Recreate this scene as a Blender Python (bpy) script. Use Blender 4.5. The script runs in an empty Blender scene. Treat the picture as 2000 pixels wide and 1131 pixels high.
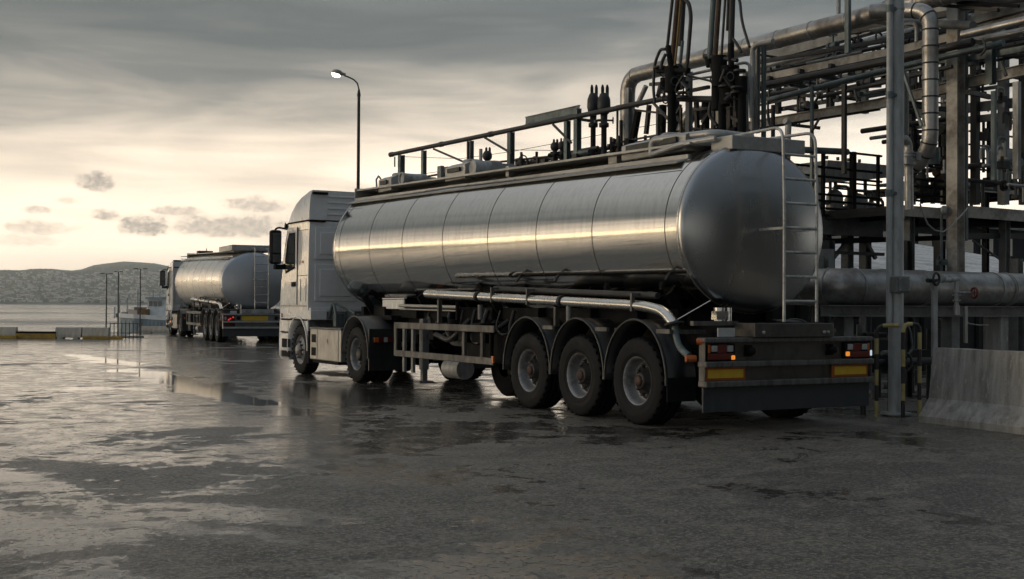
import bpy, bmesh, math, random
import numpy as np
from mathutils import Vector, Matrix, noise as mnoise
random.seed(7)
V = Vector
PI = math.pi
sc = bpy.context.scene
C = sc.collection

# ------------------------------------------------------------ camera
LENS_PX = 2422.7
CAM = V((-9.863, -10.988, 1.423))
yaw, pit, rol = .5096, .0134, .006
F = V((math.sin(yaw)*math.cos(pit), math.cos(yaw)*math.cos(pit), math.sin(pit)))
R0 = V((math.cos(yaw), -math.sin(yaw), 0)); U0 = R0.cross(F)
RR = R0*math.cos(rol) + U0*math.sin(rol); UU = RR.cross(F)
cd = bpy.data.cameras.new('camera'); cam = bpy.data.objects.new('camera', cd); C.objects.link(cam)
m = Matrix((RR, UU, -F)).transposed().to_4x4(); m.translation = CAM; cam.matrix_world = m
cd.lens = LENS_PX*36/2000; cd.sensor_width = 36; cd.clip_start = .1; cd.clip_end = 30000
sc.camera = cam
sc.view_settings.view_transform = 'Standard'; sc.view_settings.look = 'None'
sc.view_settings.exposure = 0.32; sc.view_settings.gamma = 1

def ray(u, v): return F + RR*((u-1000)/LENS_PX) - UU*((v-565.5)/LENS_PX)
def atX(u, v, x): d = ray(u, v); return CAM + d*((x-CAM.x)/d.x)
def atY(u, v, y): d = ray(u, v); return CAM + d*((y-CAM.y)/d.y)
def atZ(u, v, z=0.): d = ray(u, v); return CAM + d*((z-CAM.z)/d.z)
def atD(u, v, dist): return CAM + ray(u, v)*dist           # at a depth in metres
def azel(u, v):
    d = ray(u, v).normalized(); return math.atan2(d.x, d.y), math.asin(d.z)
# plant frame: dP runs along the pipe rack, nP across it, origin at the big column
PO = V((2.63, .91, 0)); ang = -.082
dP = V((math.sin(ang), math.cos(ang), 0)); nP = V((math.cos(ang), -math.sin(ang), 0))
def P(u, v, s): d = ray(u, v); return CAM + d*((s-(CAM-PO).dot(nP))/d.dot(nP))
def Q(u, v, t): d = ray(u, v); return CAM + d*((t-(CAM-PO).dot(dP))/d.dot(dP))

# ------------------------------------------------------------ world: overcast evening sky
class NT:
    def __init__(s, nt): s.nt = nt
    def n(s, t, **k):
        x = s.nt.nodes.new(t)
        for a, b in k.items(): setattr(x, a, b)
        return x
    def set(s, sock, val):
        if isinstance(val, bpy.types.NodeSocket): s.nt.links.new(val, sock)
        elif val is not None: sock.default_value = val
    def math(s, op, a, b=None, c=None, clamp=False):
        x = s.n('ShaderNodeMath', operation=op); x.use_clamp = clamp
        for i, q in enumerate((a, b, c)): s.set(x.inputs[i], q)
        return x.outputs[0]
    def vmath(s, op, a, b=None):
        x = s.n('ShaderNodeVectorMath', operation=op); s.set(x.inputs[0], a)
        if b is not None: s.set(x.inputs[1], b)
        return x.outputs['Value'] if op in ('DOT_PRODUCT', 'LENGTH') else x.outputs[0]
    def mapr(s, v, a, b, c=0., d=1., typ='LINEAR'):
        x = s.n('ShaderNodeMapRange', interpolation_type=typ)
        for i, q in enumerate((v, a, b, c, d)): s.set(x.inputs[i], q)
        return x.outputs[0]
    def noise(s, vec, scale, detail=4, rough=.5, dist=0.):
        x = s.n('ShaderNodeTexNoise'); s.set(x.inputs['Vector'], vec)
        x.inputs['Scale'].default_value = scale; x.inputs['Detail'].default_value = detail
        x.inputs['Roughness'].default_value = rough; x.inputs['Distortion'].default_value = dist
        return x.outputs[0]
    def mix(s, f, a, b, typ='MIX'):
        x = s.n('ShaderNodeMix', data_type='RGBA', blend_type=typ)
        s.set(x.inputs[0], f); s.set(x.inputs[6], col(a)); s.set(x.inputs[7], col(b)); return x.outputs[2]
    def ramp(s, f, stops):
        x = s.n('ShaderNodeValToRGB'); e = x.color_ramp.elements
        while len(e) < len(stops): e.new(.5)
        for i, (p, c) in enumerate(stops): e[i].position = p; e[i].color = col(c)
        s.set(x.inputs[0], f); return x.outputs[0]
    def xyz(s, v):
        x = s.n('ShaderNodeSeparateXYZ'); s.set(x.inputs[0], v); return x.outputs
    def comb(s, a, b, c):
        x = s.n('ShaderNodeCombineXYZ')
        for i, q in enumerate((a, b, c)): s.set(x.inputs[i], q)
        return x.outputs[0]
    def scale(s, v, t):
        x = s.n('ShaderNodeMapping'); s.set(x.inputs[0], v); x.inputs['Scale'].default_value = t; return x.outputs[0]
def col(c):
    if isinstance(c, (tuple, list)) and len(c) == 3: return (*c, 1)
    return c

SUN_AZ, SUN_EL = math.radians(-68), math.radians(9)
GLOW_AZ = math.radians(-33)
w = bpy.data.worlds.new('World'); sc.world = w; w.use_nodes = True; w.node_tree.nodes.clear()
N = NT(w.node_tree)
tc = N.n('ShaderNodeTexCoord').outputs['Generated']
X, Y, Z = N.xyz(tc)[:3]
streak = N.noise(N.scale(tc, (2.2, 2.2, 16)), 2.2, 6, .55, .6)
broad = N.noise(N.scale(tc, (1.6, 1.6, 7)), 1.3, 3, .5, .3)
warp = N.math('ADD', N.math('MULTIPLY', N.math('SUBTRACT', streak, .5), .12), N.math('MULTIPLY', N.math('SUBTRACT', broad, .5), .20))
el = N.math('ADD', Z, N.math('MULTIPLY', warp, N.mapr(Z, 0., .08, .3, 1.)))
base = N.ramp(N.math('MULTIPLY', el, 1.0, clamp=True), [(0., (.72, .61, .50)), (.02, (.71, .60, .49)), (.045, (.66, .55, .44)), (.08, (.52, .437, .352)), (.12, (.35, .298, .245)),
        (.16, (.175, .158, .138)), (.195, (.083, .083, .080)), (.23, (.048, .0535, .0545)), (.36, (.105, .108, .108)), (.6, (.165, .17, .175)), (1., (.165, .17, .18))])
gl = N.vmath('DOT_PRODUCT', tc, V((math.sin(GLOW_AZ+.3), math.cos(GLOW_AZ+.3), 0)))
fac = N.mapr(gl, -.9, 1., .42, 1.08, 'SMOOTHSTEP')
base = N.mix(1., base, N.mix(fac, (0, 0, 0), (1, 1, 1)), 'MULTIPLY')
base = N.mix(1., base, N.mix(N.mapr(gl, -.3, .8, 0., 1.), (.86, .99, 1.12), (1.0, .985, .95)), 'MULTIPLY')
# warm strip under the cloud deck toward the hidden sun
g2 = N.vmath('DOT_PRODUCT', tc, V((math.sin(GLOW_AZ), math.cos(GLOW_AZ), .09)))
strip = N.math('MULTIPLY', N.mapr(g2, .75, 1., 0., 1., 'SMOOTHSTEP'), N.mapr(el, .015, .07, 1., 0., 'SMOOTHSTEP'))
base = N.mix(strip, base, (1.5, 1.02, .48), 'ADD')
# small cumulus low over the water (direction, half size)
az = N.math('ARCTAN2', X, Y); ele = N.math('ARCSINE', Z)
pv = N.comb(az, ele, 0.)
cn = N.noise(N.scale(pv, (1, 1.5, 1)), 60, 5, .6)
cn2 = N.noise(N.scale(pv, (1, 1.5, 1)), 190, 4, .6)
puff = N.math('ADD', N.math('MULTIPLY', N.math('SUBTRACT', cn, .5), 2.6), N.math('MULTIPLY', N.math('SUBTRACT', cn2, .5), 1.2))
cloud = None
for (u, v, rx, ry, st) in [(186, 357, 36, 21, 1.), (287, 444, 52, 23, 1.), (207, 420, 27, 13, .9), (78, 446, 62, 17, .6), (72, 411, 26, 8, .6), (345, 413, 48, 10, .7),
                       (500, 402, 62, 17, .75), (450, 446, 120, 27, .8), (600, 470, 90, 22, .6), (130, 393, 24, 9, .4), (30, 470, 80, 14, .35), (-120, 430, 70, 22, .8), (-300, 390, 60, 18, .8)]:
    a0, e0 = azel(u, v)
    da = N.math('DIVIDE', N.math('SUBTRACT', az, a0), rx/LENS_PX); de = N.math('DIVIDE', N.math('SUBTRACT', ele, e0), ry/LENS_PX)
    de = N.math('MULTIPLY', de, N.mapr(de, -.2, .2, 1.35, .95))
    r2 = N.math('ADD', N.math('MULTIPLY', da, da), N.math('MULTIPLY', de, de))
    q = N.math('MULTIPLY', N.mapr(N.math('ADD', r2, puff), .1, 1.35, 1., 0., 'SMOOTHSTEP'), st)
    cloud = q if cloud is None else N.math('MAXIMUM', cloud, q)
base = N.mix(N.math('MULTIPLY', cloud, .95), base, N.mix(N.mapr(cn2, .4, .6, .12, .42), (.115, .10, .09), base))
sky = N.n('ShaderNodeTexSky', sky_type='NISHITA', sun_disc=False, sun_elevation=SUN_EL, sun_rotation=SUN_AZ)
bg1 = N.n('ShaderNodeBackground'); N.set(bg1.inputs[0], base); bg1.inputs[1].default_value = 2.7
bg2 = N.n('ShaderNodeBackground'); N.set(bg2.inputs[0], sky.outputs[0]); bg2.inputs[1].default_value = .05
mx = N.n('ShaderNodeMixShader'); mx.inputs[0].default_value = .04
N.nt.links.new(bg1.outputs[0], mx.inputs[1]); N.nt.links.new(bg2.outputs[0], mx.inputs[2])
N.nt.links.new(mx.outputs[0], N.n('ShaderNodeOutputWorld').inputs[0])
sd = bpy.data.lights.new('sun', 'SUN'); so = bpy.data.objects.new('sun', sd); C.objects.link(so)
sd.energy = .5; sd.angle = math.radians(14); sd.color = (1., .78, .52)
so.rotation_euler = V((math.sin(SUN_AZ)*math.cos(SUN_EL), math.cos(SUN_AZ)*math.cos(SUN_EL), math.sin(SUN_EL))).to_track_quat('Z', 'Y').to_euler()

# ------------------------------------------------------------ materials
def mat(name, c, rough=.5, metal=0., dirt=None, damt=.5, dscale=3., stretch=(1, 1, 1), bump=0., bscale=40., emit=None, es=1., rvar=.15, spec=None, coat=0.):
    m = bpy.data.materials.new(name); m.use_nodes = True; n = NT(m.node_tree); b = m.node_tree.nodes['Principled BSDF']
    b.inputs['Metallic'].default_value = metal
    o = n.n('ShaderNodeTexCoord').outputs['Object']; v = n.scale(o, stretch)
    f = n.noise(v, dscale, 6, .6, .4); f2 = n.noise(v, dscale*6, 4, .6)
    ff = n.math('ADD', n.math('MULTIPLY', f, .65), n.math('MULTIPLY', f2, .35))
    if dirt is None: dirt = tuple(x*.45 for x in c)
    k = n.math('MULTIPLY', n.mapr(ff, .40, .66, 0., 1., 'SMOOTHSTEP'), damt)
    n.set(b.inputs['Base Color'], n.mix(k, c, dirt))
    n.set(b.inputs['Roughness'], n.mapr(f, .3, .7, max(rough-rvar*.5, .02), min(rough+rvar, 1.)))
    if bump:
        bp = n.n('ShaderNodeBump'); bp.inputs['Strength'].default_value = bump; bp.inputs['Distance'].default_value = .01
        n.set(bp.inputs['Height'], n.noise(v, bscale, 4, .6)); n.set(b.inputs['Normal'], bp.outputs[0])
    if emit: b.inputs['Emission Color'].default_value = col(emit); b.inputs['Emission Strength'].default_value = es
    if spec is not None: b.inputs['Specular IOR Level'].default_value = spec
    if coat: b.inputs['Coat Weight'].default_value = coat
    return m

M = {}
M['galv'] = mat('galvanised_steel', (.36, .365, .36), .5, .35, (.11, .10, .085), .75, 2.5, (1, 1, .4), .15)
M['beam'] = mat('weathered_pale_steel', (.42, .40, .36), .6, .2, (.12, .095, .07), .8, 1.6, (1, 1, 1), .2)
M['teal'] = mat('dull_teal_paint', (.11, .145, .15), .45, .25, (.04, .042, .04), .7, 3, (1, 1, .5), .1)
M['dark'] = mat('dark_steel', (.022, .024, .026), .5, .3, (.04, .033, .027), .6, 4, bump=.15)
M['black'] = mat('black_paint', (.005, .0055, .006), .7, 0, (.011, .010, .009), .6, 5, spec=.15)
M['plastic'] = mat('black_plastic', (.010, .011, .013), .42, 0, (.03, .03, .028), .5, 5)
M['rust'] = mat('rusty_brown_steel', (.085, .045, .022), .7, .1, (.03, .022, .018), .7, 5, bump=.3)
M['orange'] = mat('orange_pipe_paint', (.28, .085, .02), .55, 0, (.1, .045, .02), .6, 5)
M['ochre'] = mat('ochre_paint', (.20, .115, .02), .55, 0, (.06, .04, .02), .8, 6)
M['clad'] = mat('pipe_cladding', (.34, .335, .325), .36, .75, (.15, .125, .10), .7, 2.2, (1, 1, 1), .25, 14)
M['rubber'] = mat('tyre_rubber', (.006, .0065, .008), .65, 0, (.016, .0165, .018), .7, 7, bump=.25, bscale=60, spec=.18)
M['tread'] = mat('tyre_tread', (.006, .006, .007), .85, 0, (.012, .012, .012), .5, 7, bump=.4, spec=.12)
M['rim'] = mat('grey_wheel_rim', (.27, .275, .285), .42, .35, (.10, .085, .07), .8, 5, bump=.15)
M['nut'] = mat('wheel_nut_steel', (.10, .10, .10), .4, .6)
M['hub'] = mat('dark_greasy_hub', (.014, .014, .015), .5, .3, (.03, .022, .017), .7, 10, bump=.3)
M['hubrust'] = mat('rusty_hub_cap', (.06, .026, .017), .6, .1, (.03, .02, .016), .8, 14, bump=.3)
M['alu'] = mat('dull_aluminium', (.36, .355, .34), .42, .6, (.24, .225, .20), .6, 4, (1, 1, .5), .12)
M['scuffed'] = mat('scuffed_guard_metal', (.12, .118, .112), .5, .4, (.05, .047, .042), .85, 5, (3, 1.2, .4), .15)
M['bumperpanel'] = mat('dirty_bumper_metal', (.085, .08, .072), .42, .5, (.03, .029, .027), .7, 3, (1, 1, .5), .1)
M['skirt'] = mat('dark_blue_skirt', (.022, .029, .036), .5, 0, (.045, .045, .042), .6, 4, (4, 4, .5), .1)
M['topalu'] = mat('tank_top_aluminium', (.36, .36, .35), .42, .5, (.2, .195, .18), .6, 2.5, (1, .3, 1), .15)
M['chrome'] = mat('stainless_tube', (.55, .545, .53), .2, .95, (.3, .27, .23), .5, 4, (1, .4, 1))
M['cab'] = mat('dirty_white_cab_paint', (.60, .605, .61), .25, 0, (.46, .45, .43), .5, 1.8, (1, 1, .5), .03, coat=.6)
M['cabgrey'] = mat('grey_cab_trim', (.06, .062, .065), .45, 0, (.10, .095, .085), .5, 5)
M['glass'] = mat('dark_window_glass', (.03, .04, .04), .05, 0, (.05, .05, .045), .3, 3, spec=.9)
M['mirrorglass'] = mat('mirror_glass', (.05, .055, .06), .06, 0)
M['yellowplate'] = mat('yellow_reflective_plate', (.56, .36, .02), .4, 0, (.42, .26, .02), .5, 6)
M['orangeplate'] = mat('orange_plate_border', (.32, .075, .01), .4, 0, (.2, .06, .015), .5, 6)
M['redlens'] = mat('red_lamp_lens', (.10, .009, .006), .15, 0, (.05, .008, .006), .5, 8)
M['redlit'] = mat('lit_red_lamp', (.4, .02, .02), .2, emit=(.9, .05, .04), es=.5)
M['amberlens'] = mat('amber_lamp_lens', (.40, .09, .01), .2, 0, (.25, .06, .01), .4, 8)
M['amberlit'] = mat('lit_amber_lamp', (.6, .2, .02), .2, emit=(1, .32, .04), es=.55)
M['whitelens'] = mat('clear_lamp_lens', (.32, .32, .31), .15, 0, (.15, .15, .14), .4, 8)
M['whitelit'] = mat('lit_white_lamp', (.8, .8, .8), .2, emit=(.75, .9, 1), es=.45)
M['white'] = mat('white_card', (.42, .42, .40), .6, 0, (.25, .24, .22), .4, 8)
M['yellowstripe'] = mat('yellow_guard_paint', (.38, .31, .12), .5, 0, (.22, .18, .08), .7, 8, bump=.1)
M['blackstripe'] = mat('black_guard_paint', (.012, .012, .012), .5, 0, (.04, .038, .03), .6, 8, bump=.1)
M['lampglow'] = mat('lit_street_lamp_glass', (.9, .85, .7), .2, emit=(1, .86, .62), es=9)
M['post'] = mat('dark_lamp_post_paint', (.02, .022, .023), .45, .2)
M['dot'] = mat('column_grey_paint', (.36, .375, .375), .5, .15, (.13, .125, .115), .6, 2.2, (1, 1, .35), .12)
M['greybox'] = mat('grey_enclosure_paint', (.17, .18, .18), .5, .2, (.09, .085, .075), .7, 4)
M['redwheel'] = mat('red_handwheel_paint', (.16, .02, .012), .5, 0, (.06, .02, .015), .6, 10)

# polished tank: bands streak along its length
def tank_mat(name, rough, c, amt, bs=.07):
    m = bpy.data.materials.new(name); m.use_nodes = True; n = NT(m.node_tree); b = m.node_tree.nodes['Principled BSDF']
    o = n.n('ShaderNodeTexCoord').outputs['Object']
    f = n.noise(n.scale(o, (1, .12, 1)), 5, 6, .6, .3); f2 = n.noise(n.scale(o, (4, 4, .35)), 3, 5, .65)
    n.set(b.inputs['Base Color'], n.mix(n.math('MULTIPLY', n.mapr(f2, .45, .75, 0., 1.), amt), c, tuple(x*.55 for x in c)))
    b.inputs['Metallic'].default_value = 1
    n.set(b.inputs['Roughness'], n.math('ADD', n.mapr(f, .3, .7, rough*.65, rough*1.35), n.math('MULTIPLY', f2, rough*.25)))
    bp = n.n('ShaderNodeBump'); bp.inputs['Strength'].default_value = bs; bp.inputs['Distance'].default_value = .02
    h = n.math('ADD', n.noise(n.scale(o, (1, .22, 1)), 3.2, 2, .5), n.math('MULTIPLY', n.noise(n.scale(o, (1, .06, 1)), 11, 3, .55), .22))
    n.set(bp.inputs['Height'], h); n.set(b.inputs['Normal'], bp.outputs[0])
    return m
M['tank'] = tank_mat('polished_tank_steel', .085, (.54, .53, .51), .3)
M['dish'] = mat('brushed_tank_end', (.36, .362, .362), .27, 1, (.31, .312, .31), .5, 1.2, (1, 1, .4), rvar=.05)
M['tank2'] = tank_mat('satin_tank_steel', .30, (.78, .76, .73), .3, .0)
M['dish2'] = mat('satin_tank_end', (.44, .45, .47), .38, 1, (.38, .39, .40), .5, 1.2, rvar=.05)
M['ladder'] = mat('dull_ladder_tube', (.45, .45, .43), .42, .5, (.12, .11, .10), .6, 6)
M['seam'] = mat('tank_seam', (.05, .045, .04), .5, .5)

# wet asphalt
C0_ = (CAM.x, CAM.y, 0)
def asphalt():
    m = bpy.data.materials.new('wet_asphalt'); m.use_nodes = True; n = NT(m.node_tree); b = m.node_tree.nodes['Principled BSDF']
    o = n.n('ShaderNodeTexCoord').outputs['Object']
    ox = n.noise(o, .55, 4, .6); oy = n.noise(n.scale(o, (1.3, 1.3, 1)), .8, 4, .6)
    wv = n.vmath('ADD', o, n.comb(n.math('MULTIPLY', n.math('SUBTRACT', ox, .5), 2.6), n.math('MULTIPLY', n.math('SUBTRACT', oy, .5), 2.6), 0.))
    big = n.noise(o, .16, 5, .55, .5); mid = n.noise(o, .75, 6, .62, .4); fine = n.noise(o, 5.5, 8, .72); grain = n.noise(o, 24, 8, .85); chip = n.noise(o, 9, 9, .85, .8)
    pud = None
    sx = n.xyz(wv)
    # standing water in the yard's low spots: centre, half length, half width, angle from +X
    for (u, v, u2, v2, wd, st) in PUDS:
        a = atZ(u, v); c = atZ(u2, v2); mid_ = (a+c)/2; L = (c-a).length/2; th = math.atan2(c.y-a.y, c.x-a.x)
        dx = n.math('SUBTRACT', sx[0], mid_.x); dy = n.math('SUBTRACT', sx[1], mid_.y)
        p = n.math('ADD', n.math('MULTIPLY', dx, math.cos(th)/L), n.math('MULTIPLY', dy, math.sin(th)/L))
        q = n.math('ADD', n.math('MULTIPLY', dx, -math.sin(th)/wd), n.math('MULTIPLY', dy, math.cos(th)/wd))
        r = n.math('ADD', n.math('POWER', n.math('ABSOLUTE', p), 3.), n.math('MULTIPLY', q, q))
        k = n.math('MULTIPLY', n.mapr(n.math('ADD', r, n.math('MULTIPLY', n.math('SUBTRACT', fine, .5), 1.6)), .35, 1.25, 1., 0., 'SMOOTHSTEP'), st)
        pud = k if pud is None else n.math('MAXIMUM', pud, k)
    # thin film of water in patches of every size, wetter toward the quay side
    gain = lambda x, k: n.math('ADD', n.math('MULTIPLY', n.math('SUBTRACT', x, .5), k), .5, clamp=True)
    fr = n.noise(o, .42, 13, .70, .35); fr2 = n.noise(n.vmath('ADD', o, V((31, 7, 0))), 2.6, 10, .74, .2); speck = n.noise(o, 16, 7, .85); grit = n.noise(o, 30, 4, .85); patch = n.noise(n.vmath('ADD', o, V((9, 44, 0))), .23, 9, .66, .8)
    left = n.mapr(n.vmath('DOT_PRODUCT', n.vmath('SUBTRACT', o, tuple(C0_)), V((-RR.x, -RR.y, 0))), -3., 4.5, -.035, .035)
    far = n.mapr(n.vmath('DOT_PRODUCT', n.vmath('SUBTRACT', o, tuple(C0_)), V((F.x, F.y, 0))), 7., 20., -.02, .04)
    film = n.math('ADD', n.math('ADD', n.math('MULTIPLY', fr, .72), n.math('MULTIPLY', fr2, .28)), n.math('ADD', left, far))
    film = n.mapr(film, .487, .535, 0., 1., 'SMOOTHSTEP')
    film = n.math('MULTIPLY', film, n.mapr(speck, .41, .465, .15, 1.))
    wet = n.math('MAXIMUM', pud, n.math('MULTIPLY', film, n.mapr(fr2, .42, .56, .62, .88)))
    # surface colour: worn grey aggregate, tar bleeding, dark damp patches
    dk = n.mapr(n.math('ADD', n.math('MULTIPLY', patch, .7), n.math('MULTIPLY', fr2, .3)), .492, .545, 0., 1., 'SMOOTHSTEP')
    c = n.mix(gain(fr2, 7), (.138, .122, .099), (.052, .046, .038))
    c = n.mix(n.math('MULTIPLY', dk, n.mapr(speck, .42, .54, .25, .95)), c, (.012, .0115, .011))
    c = n.mix(n.mapr(grit, .51, .56, 0., .9), c, (.30, .27, .22))
    c = n.mix(n.mapr(speck, .43, .49, .85, 0.), c, (.010, .0095, .009))
    c = n.mix(n.math('MULTIPLY', wet, .7), c, (.016, .015, .014))
    n.set(b.inputs['Base Color'], c)
    rg = n.mapr(wet, 0., 1., .50, .035)
    rg = n.math('ADD', rg, n.math('MULTIPLY', n.math('SUBTRACT', fr2, .5), n.mapr(wet, 0., 1., .5, .03)), clamp=True)
    rg = n.math('SUBTRACT', rg, n.math('MULTIPLY', dk, n.mapr(wet, 0., .6, .12, 0.)), clamp=True)
    n.set(b.inputs['Roughness'], rg)
    n.set(b.inputs['Specular IOR Level'], n.mapr(wet, 0., .8, .5, .8)); n.set(b.inputs['IOR'], n.mapr(wet, .2, .9, 1.45, 1.85))
    bp = n.n('ShaderNodeBump'); bp.inputs['Distance'].default_value = .02
    n.set(bp.inputs['Strength'], n.math('MULTIPLY', n.mapr(wet, .05, .6, 1., .09), n.mapr(wet, .7, .95, 1., .1)))
    cr = n.n('ShaderNodeTexVoronoi', feature='DISTANCE_TO_EDGE'); n.set(cr.inputs['Vector'], wv); cr.inputs['Scale'].default_value = .3
    crack = n.mapr(cr.outputs['Distance'], 0., .005, -.5, 0.)
    h = n.math('ADD', n.math('ADD', n.math('MULTIPLY', grit, .35), n.math('MULTIPLY', speck, .8)), n.math('ADD', n.math('MULTIPLY', fr2, 2.4), crack))
    n.set(bp.inputs['Height'], h); n.set(b.inputs['Normal'], bp.outputs[0])
    return m
PUDS = [(120, 690, 290, 718, .55, .95), (220, 716, 470, 768, .6, 1.), (340, 752, 560, 800, .55, 1.), (0, 762, 330, 758, .35, .9), (480, 800, 640, 812, .5, .9),
        (560, 745, 740, 790, 1.0, .85), (0, 800, 330, 812, .25, .7), (-60, 880, 90, 945, .22, .8), (380, 925, 545, 928, .12, .7), (120, 905, 380, 845, .16, .6),
        (30, 1000, 620, 1050, .13, .45), (600, 735, 800, 745, .8, .7), (690, 765, 860, 770, .3, .7), (260, 680, 520, 700, .5, .5), (1600, 800, 1780, 830, .6, .5), (0, 690, 160, 700, .5, .5),
        (0, 850, 700, 880, .10, .5)]

def concrete(name, c, dark, pale):
    m = bpy.data.materials.new(name); m.use_nodes = True; n = NT(m.node_tree); b = m.node_tree.nodes['Principled BSDF']
    o = n.n('ShaderNodeTexCoord').outputs['Object']
    run = n.noise(n.scale(o, (5, 5, .5)), 1.6, 6, .65); f = n.noise(o, 6, 7, .7); g = n.noise(o, 34, 4, .7); g2 = n.noise(n.scale(o, (1, 1, .35)), 16, 6, .75)
    cc = n.mix(n.mapr(run, .35, .65, 0., .9), c, dark)
    cc = n.mix(n.mapr(n.math('MULTIPLY', n.math('ADD', g2, .0), n.math('ADD', run, .55)), .60, .74, 0., .45), cc, pale)
    cc = n.mix(n.mapr(g, .6, .75, 0., .7), cc, tuple(x*.4 for x in dark))
    n.set(b.inputs['Base Color'], cc); b.inputs['Roughness'].default_value = .85; b.inputs['Specular IOR Level'].default_value = .2
    bp = n.n('ShaderNodeBump'); bp.inputs['Strength'].default_value = .7; bp.inputs['Distance'].default_value = .012
    n.set(bp.inputs['Height'], n.math('ADD', f, n.math('MULTIPLY', g, .6))); n.set(b.inputs['Normal'], bp.outputs[0])
    return m
M['concrete'] = concrete('stained_concrete', (.36, .35, .33), (.15, .145, .135), (.52, .50, .45))
M['concpale'] = concrete('pale_concrete', (.55, .51, .44), (.36, .33, .28), (.6, .56, .48))
M['asphalt'] = asphalt()

def water_mat():
    m = bpy.data.materials.new('sea_water'); m.use_nodes = True; n = NT(m.node_tree); b = m.node_tree.nodes['Principled BSDF']
    o = n.n('ShaderNodeTexCoord').outputs['Object']
    b.inputs['Base Color'].default_value = (.05, .062, .062, 1); b.inputs['Roughness'].default_value = .12
    bp = n.n('ShaderNodeBump'); bp.inputs['Strength'].default_value = .8; bp.inputs['Distance'].default_value = 1.6
    h = n.math('ADD', n.noise(n.scale(o, (.6, 1, 1)), .10, 6, .7, .4), n.math('MULTIPLY', n.noise(o, .012, 5, .65), 5.))
    pw = n.mapr(n.noise(n.scale(o, (1, 1, 1)), .006, 8, .7), .42, .58, .06, .30); n.set(b.inputs['Roughness'], pw)
    n.set(bp.inputs['Height'], h); n.set(b.inputs['Normal'], bp.outputs[0])
    return m
M['water'] = water_mat()
def hill_mat():
    m = bpy.data.materials.new('wooded_hill'); m.use_nodes = True; n = NT(m.node_tree); b = m.node_tree.nodes['Principled BSDF']
    o = n.n('ShaderNodeTexCoord').outputs['Object']
    f = n.noise(o, .006, 6, .65); g = n.noise(o, .03, 4, .7)
    c = n.mix(n.mapr(f, .4, .6, 0., 1.), (.03, .055, .050), (.08, .10, .085)); c = n.mix(n.mapr(g, .5, .7, 0., .6), c, (.03, .04, .028))
    n.set(b.inputs['Base Color'], c); b.inputs['Roughness'].default_value = .9
    return m
M['hill'] = hill_mat()
M['wallcream'] = mat('cream_house_wall', (.95, .90, .82), .8, dscale=.05)
M['wallwhite'] = mat('white_house_wall', (.97, .96, .93), .8, dscale=.05)
M['wallrose'] = mat('ochre_house_wall', (.66, .55, .46), .8, dscale=.05)
M['roof'] = mat('tile_roof', (.16, .12, .10), .8, dscale=.05)
M['pane'] = mat('house_window', (.04, .045, .05), .3, dscale=.1)
M['leaf'] = mat('far_tree_foliage', (.03, .055, .045), .9, dscale=.08)
M['hull'] = mat('blue_grey_hull', (.36, .43, .47), .5, 0, (.05, .05, .05), .6, .6)
M['bulwark'] = mat('pale_bulwark', (.85, .86, .85), .5, 0, dscale=.6)
M['yellow'] = mat('yellow_kerb_paint', (.42, .26, .03), .6, 0, (.14, .10, .04), .7, 3)
def corr_mat():
    m = mat('corrugated_roof_sheet', (.50, .505, .50), .42, .5, (.14, .125, .11), .6, 1.5, bump=.1); return m
M['sheet'] = corr_mat()
M['shed'] = mat('shade_black_wall', (.012, .013, .014), .8, 0, (.022, .02, .018), .5, 1.5)  # near-black colour stands in for the darkness behind and under the platforms

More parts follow.
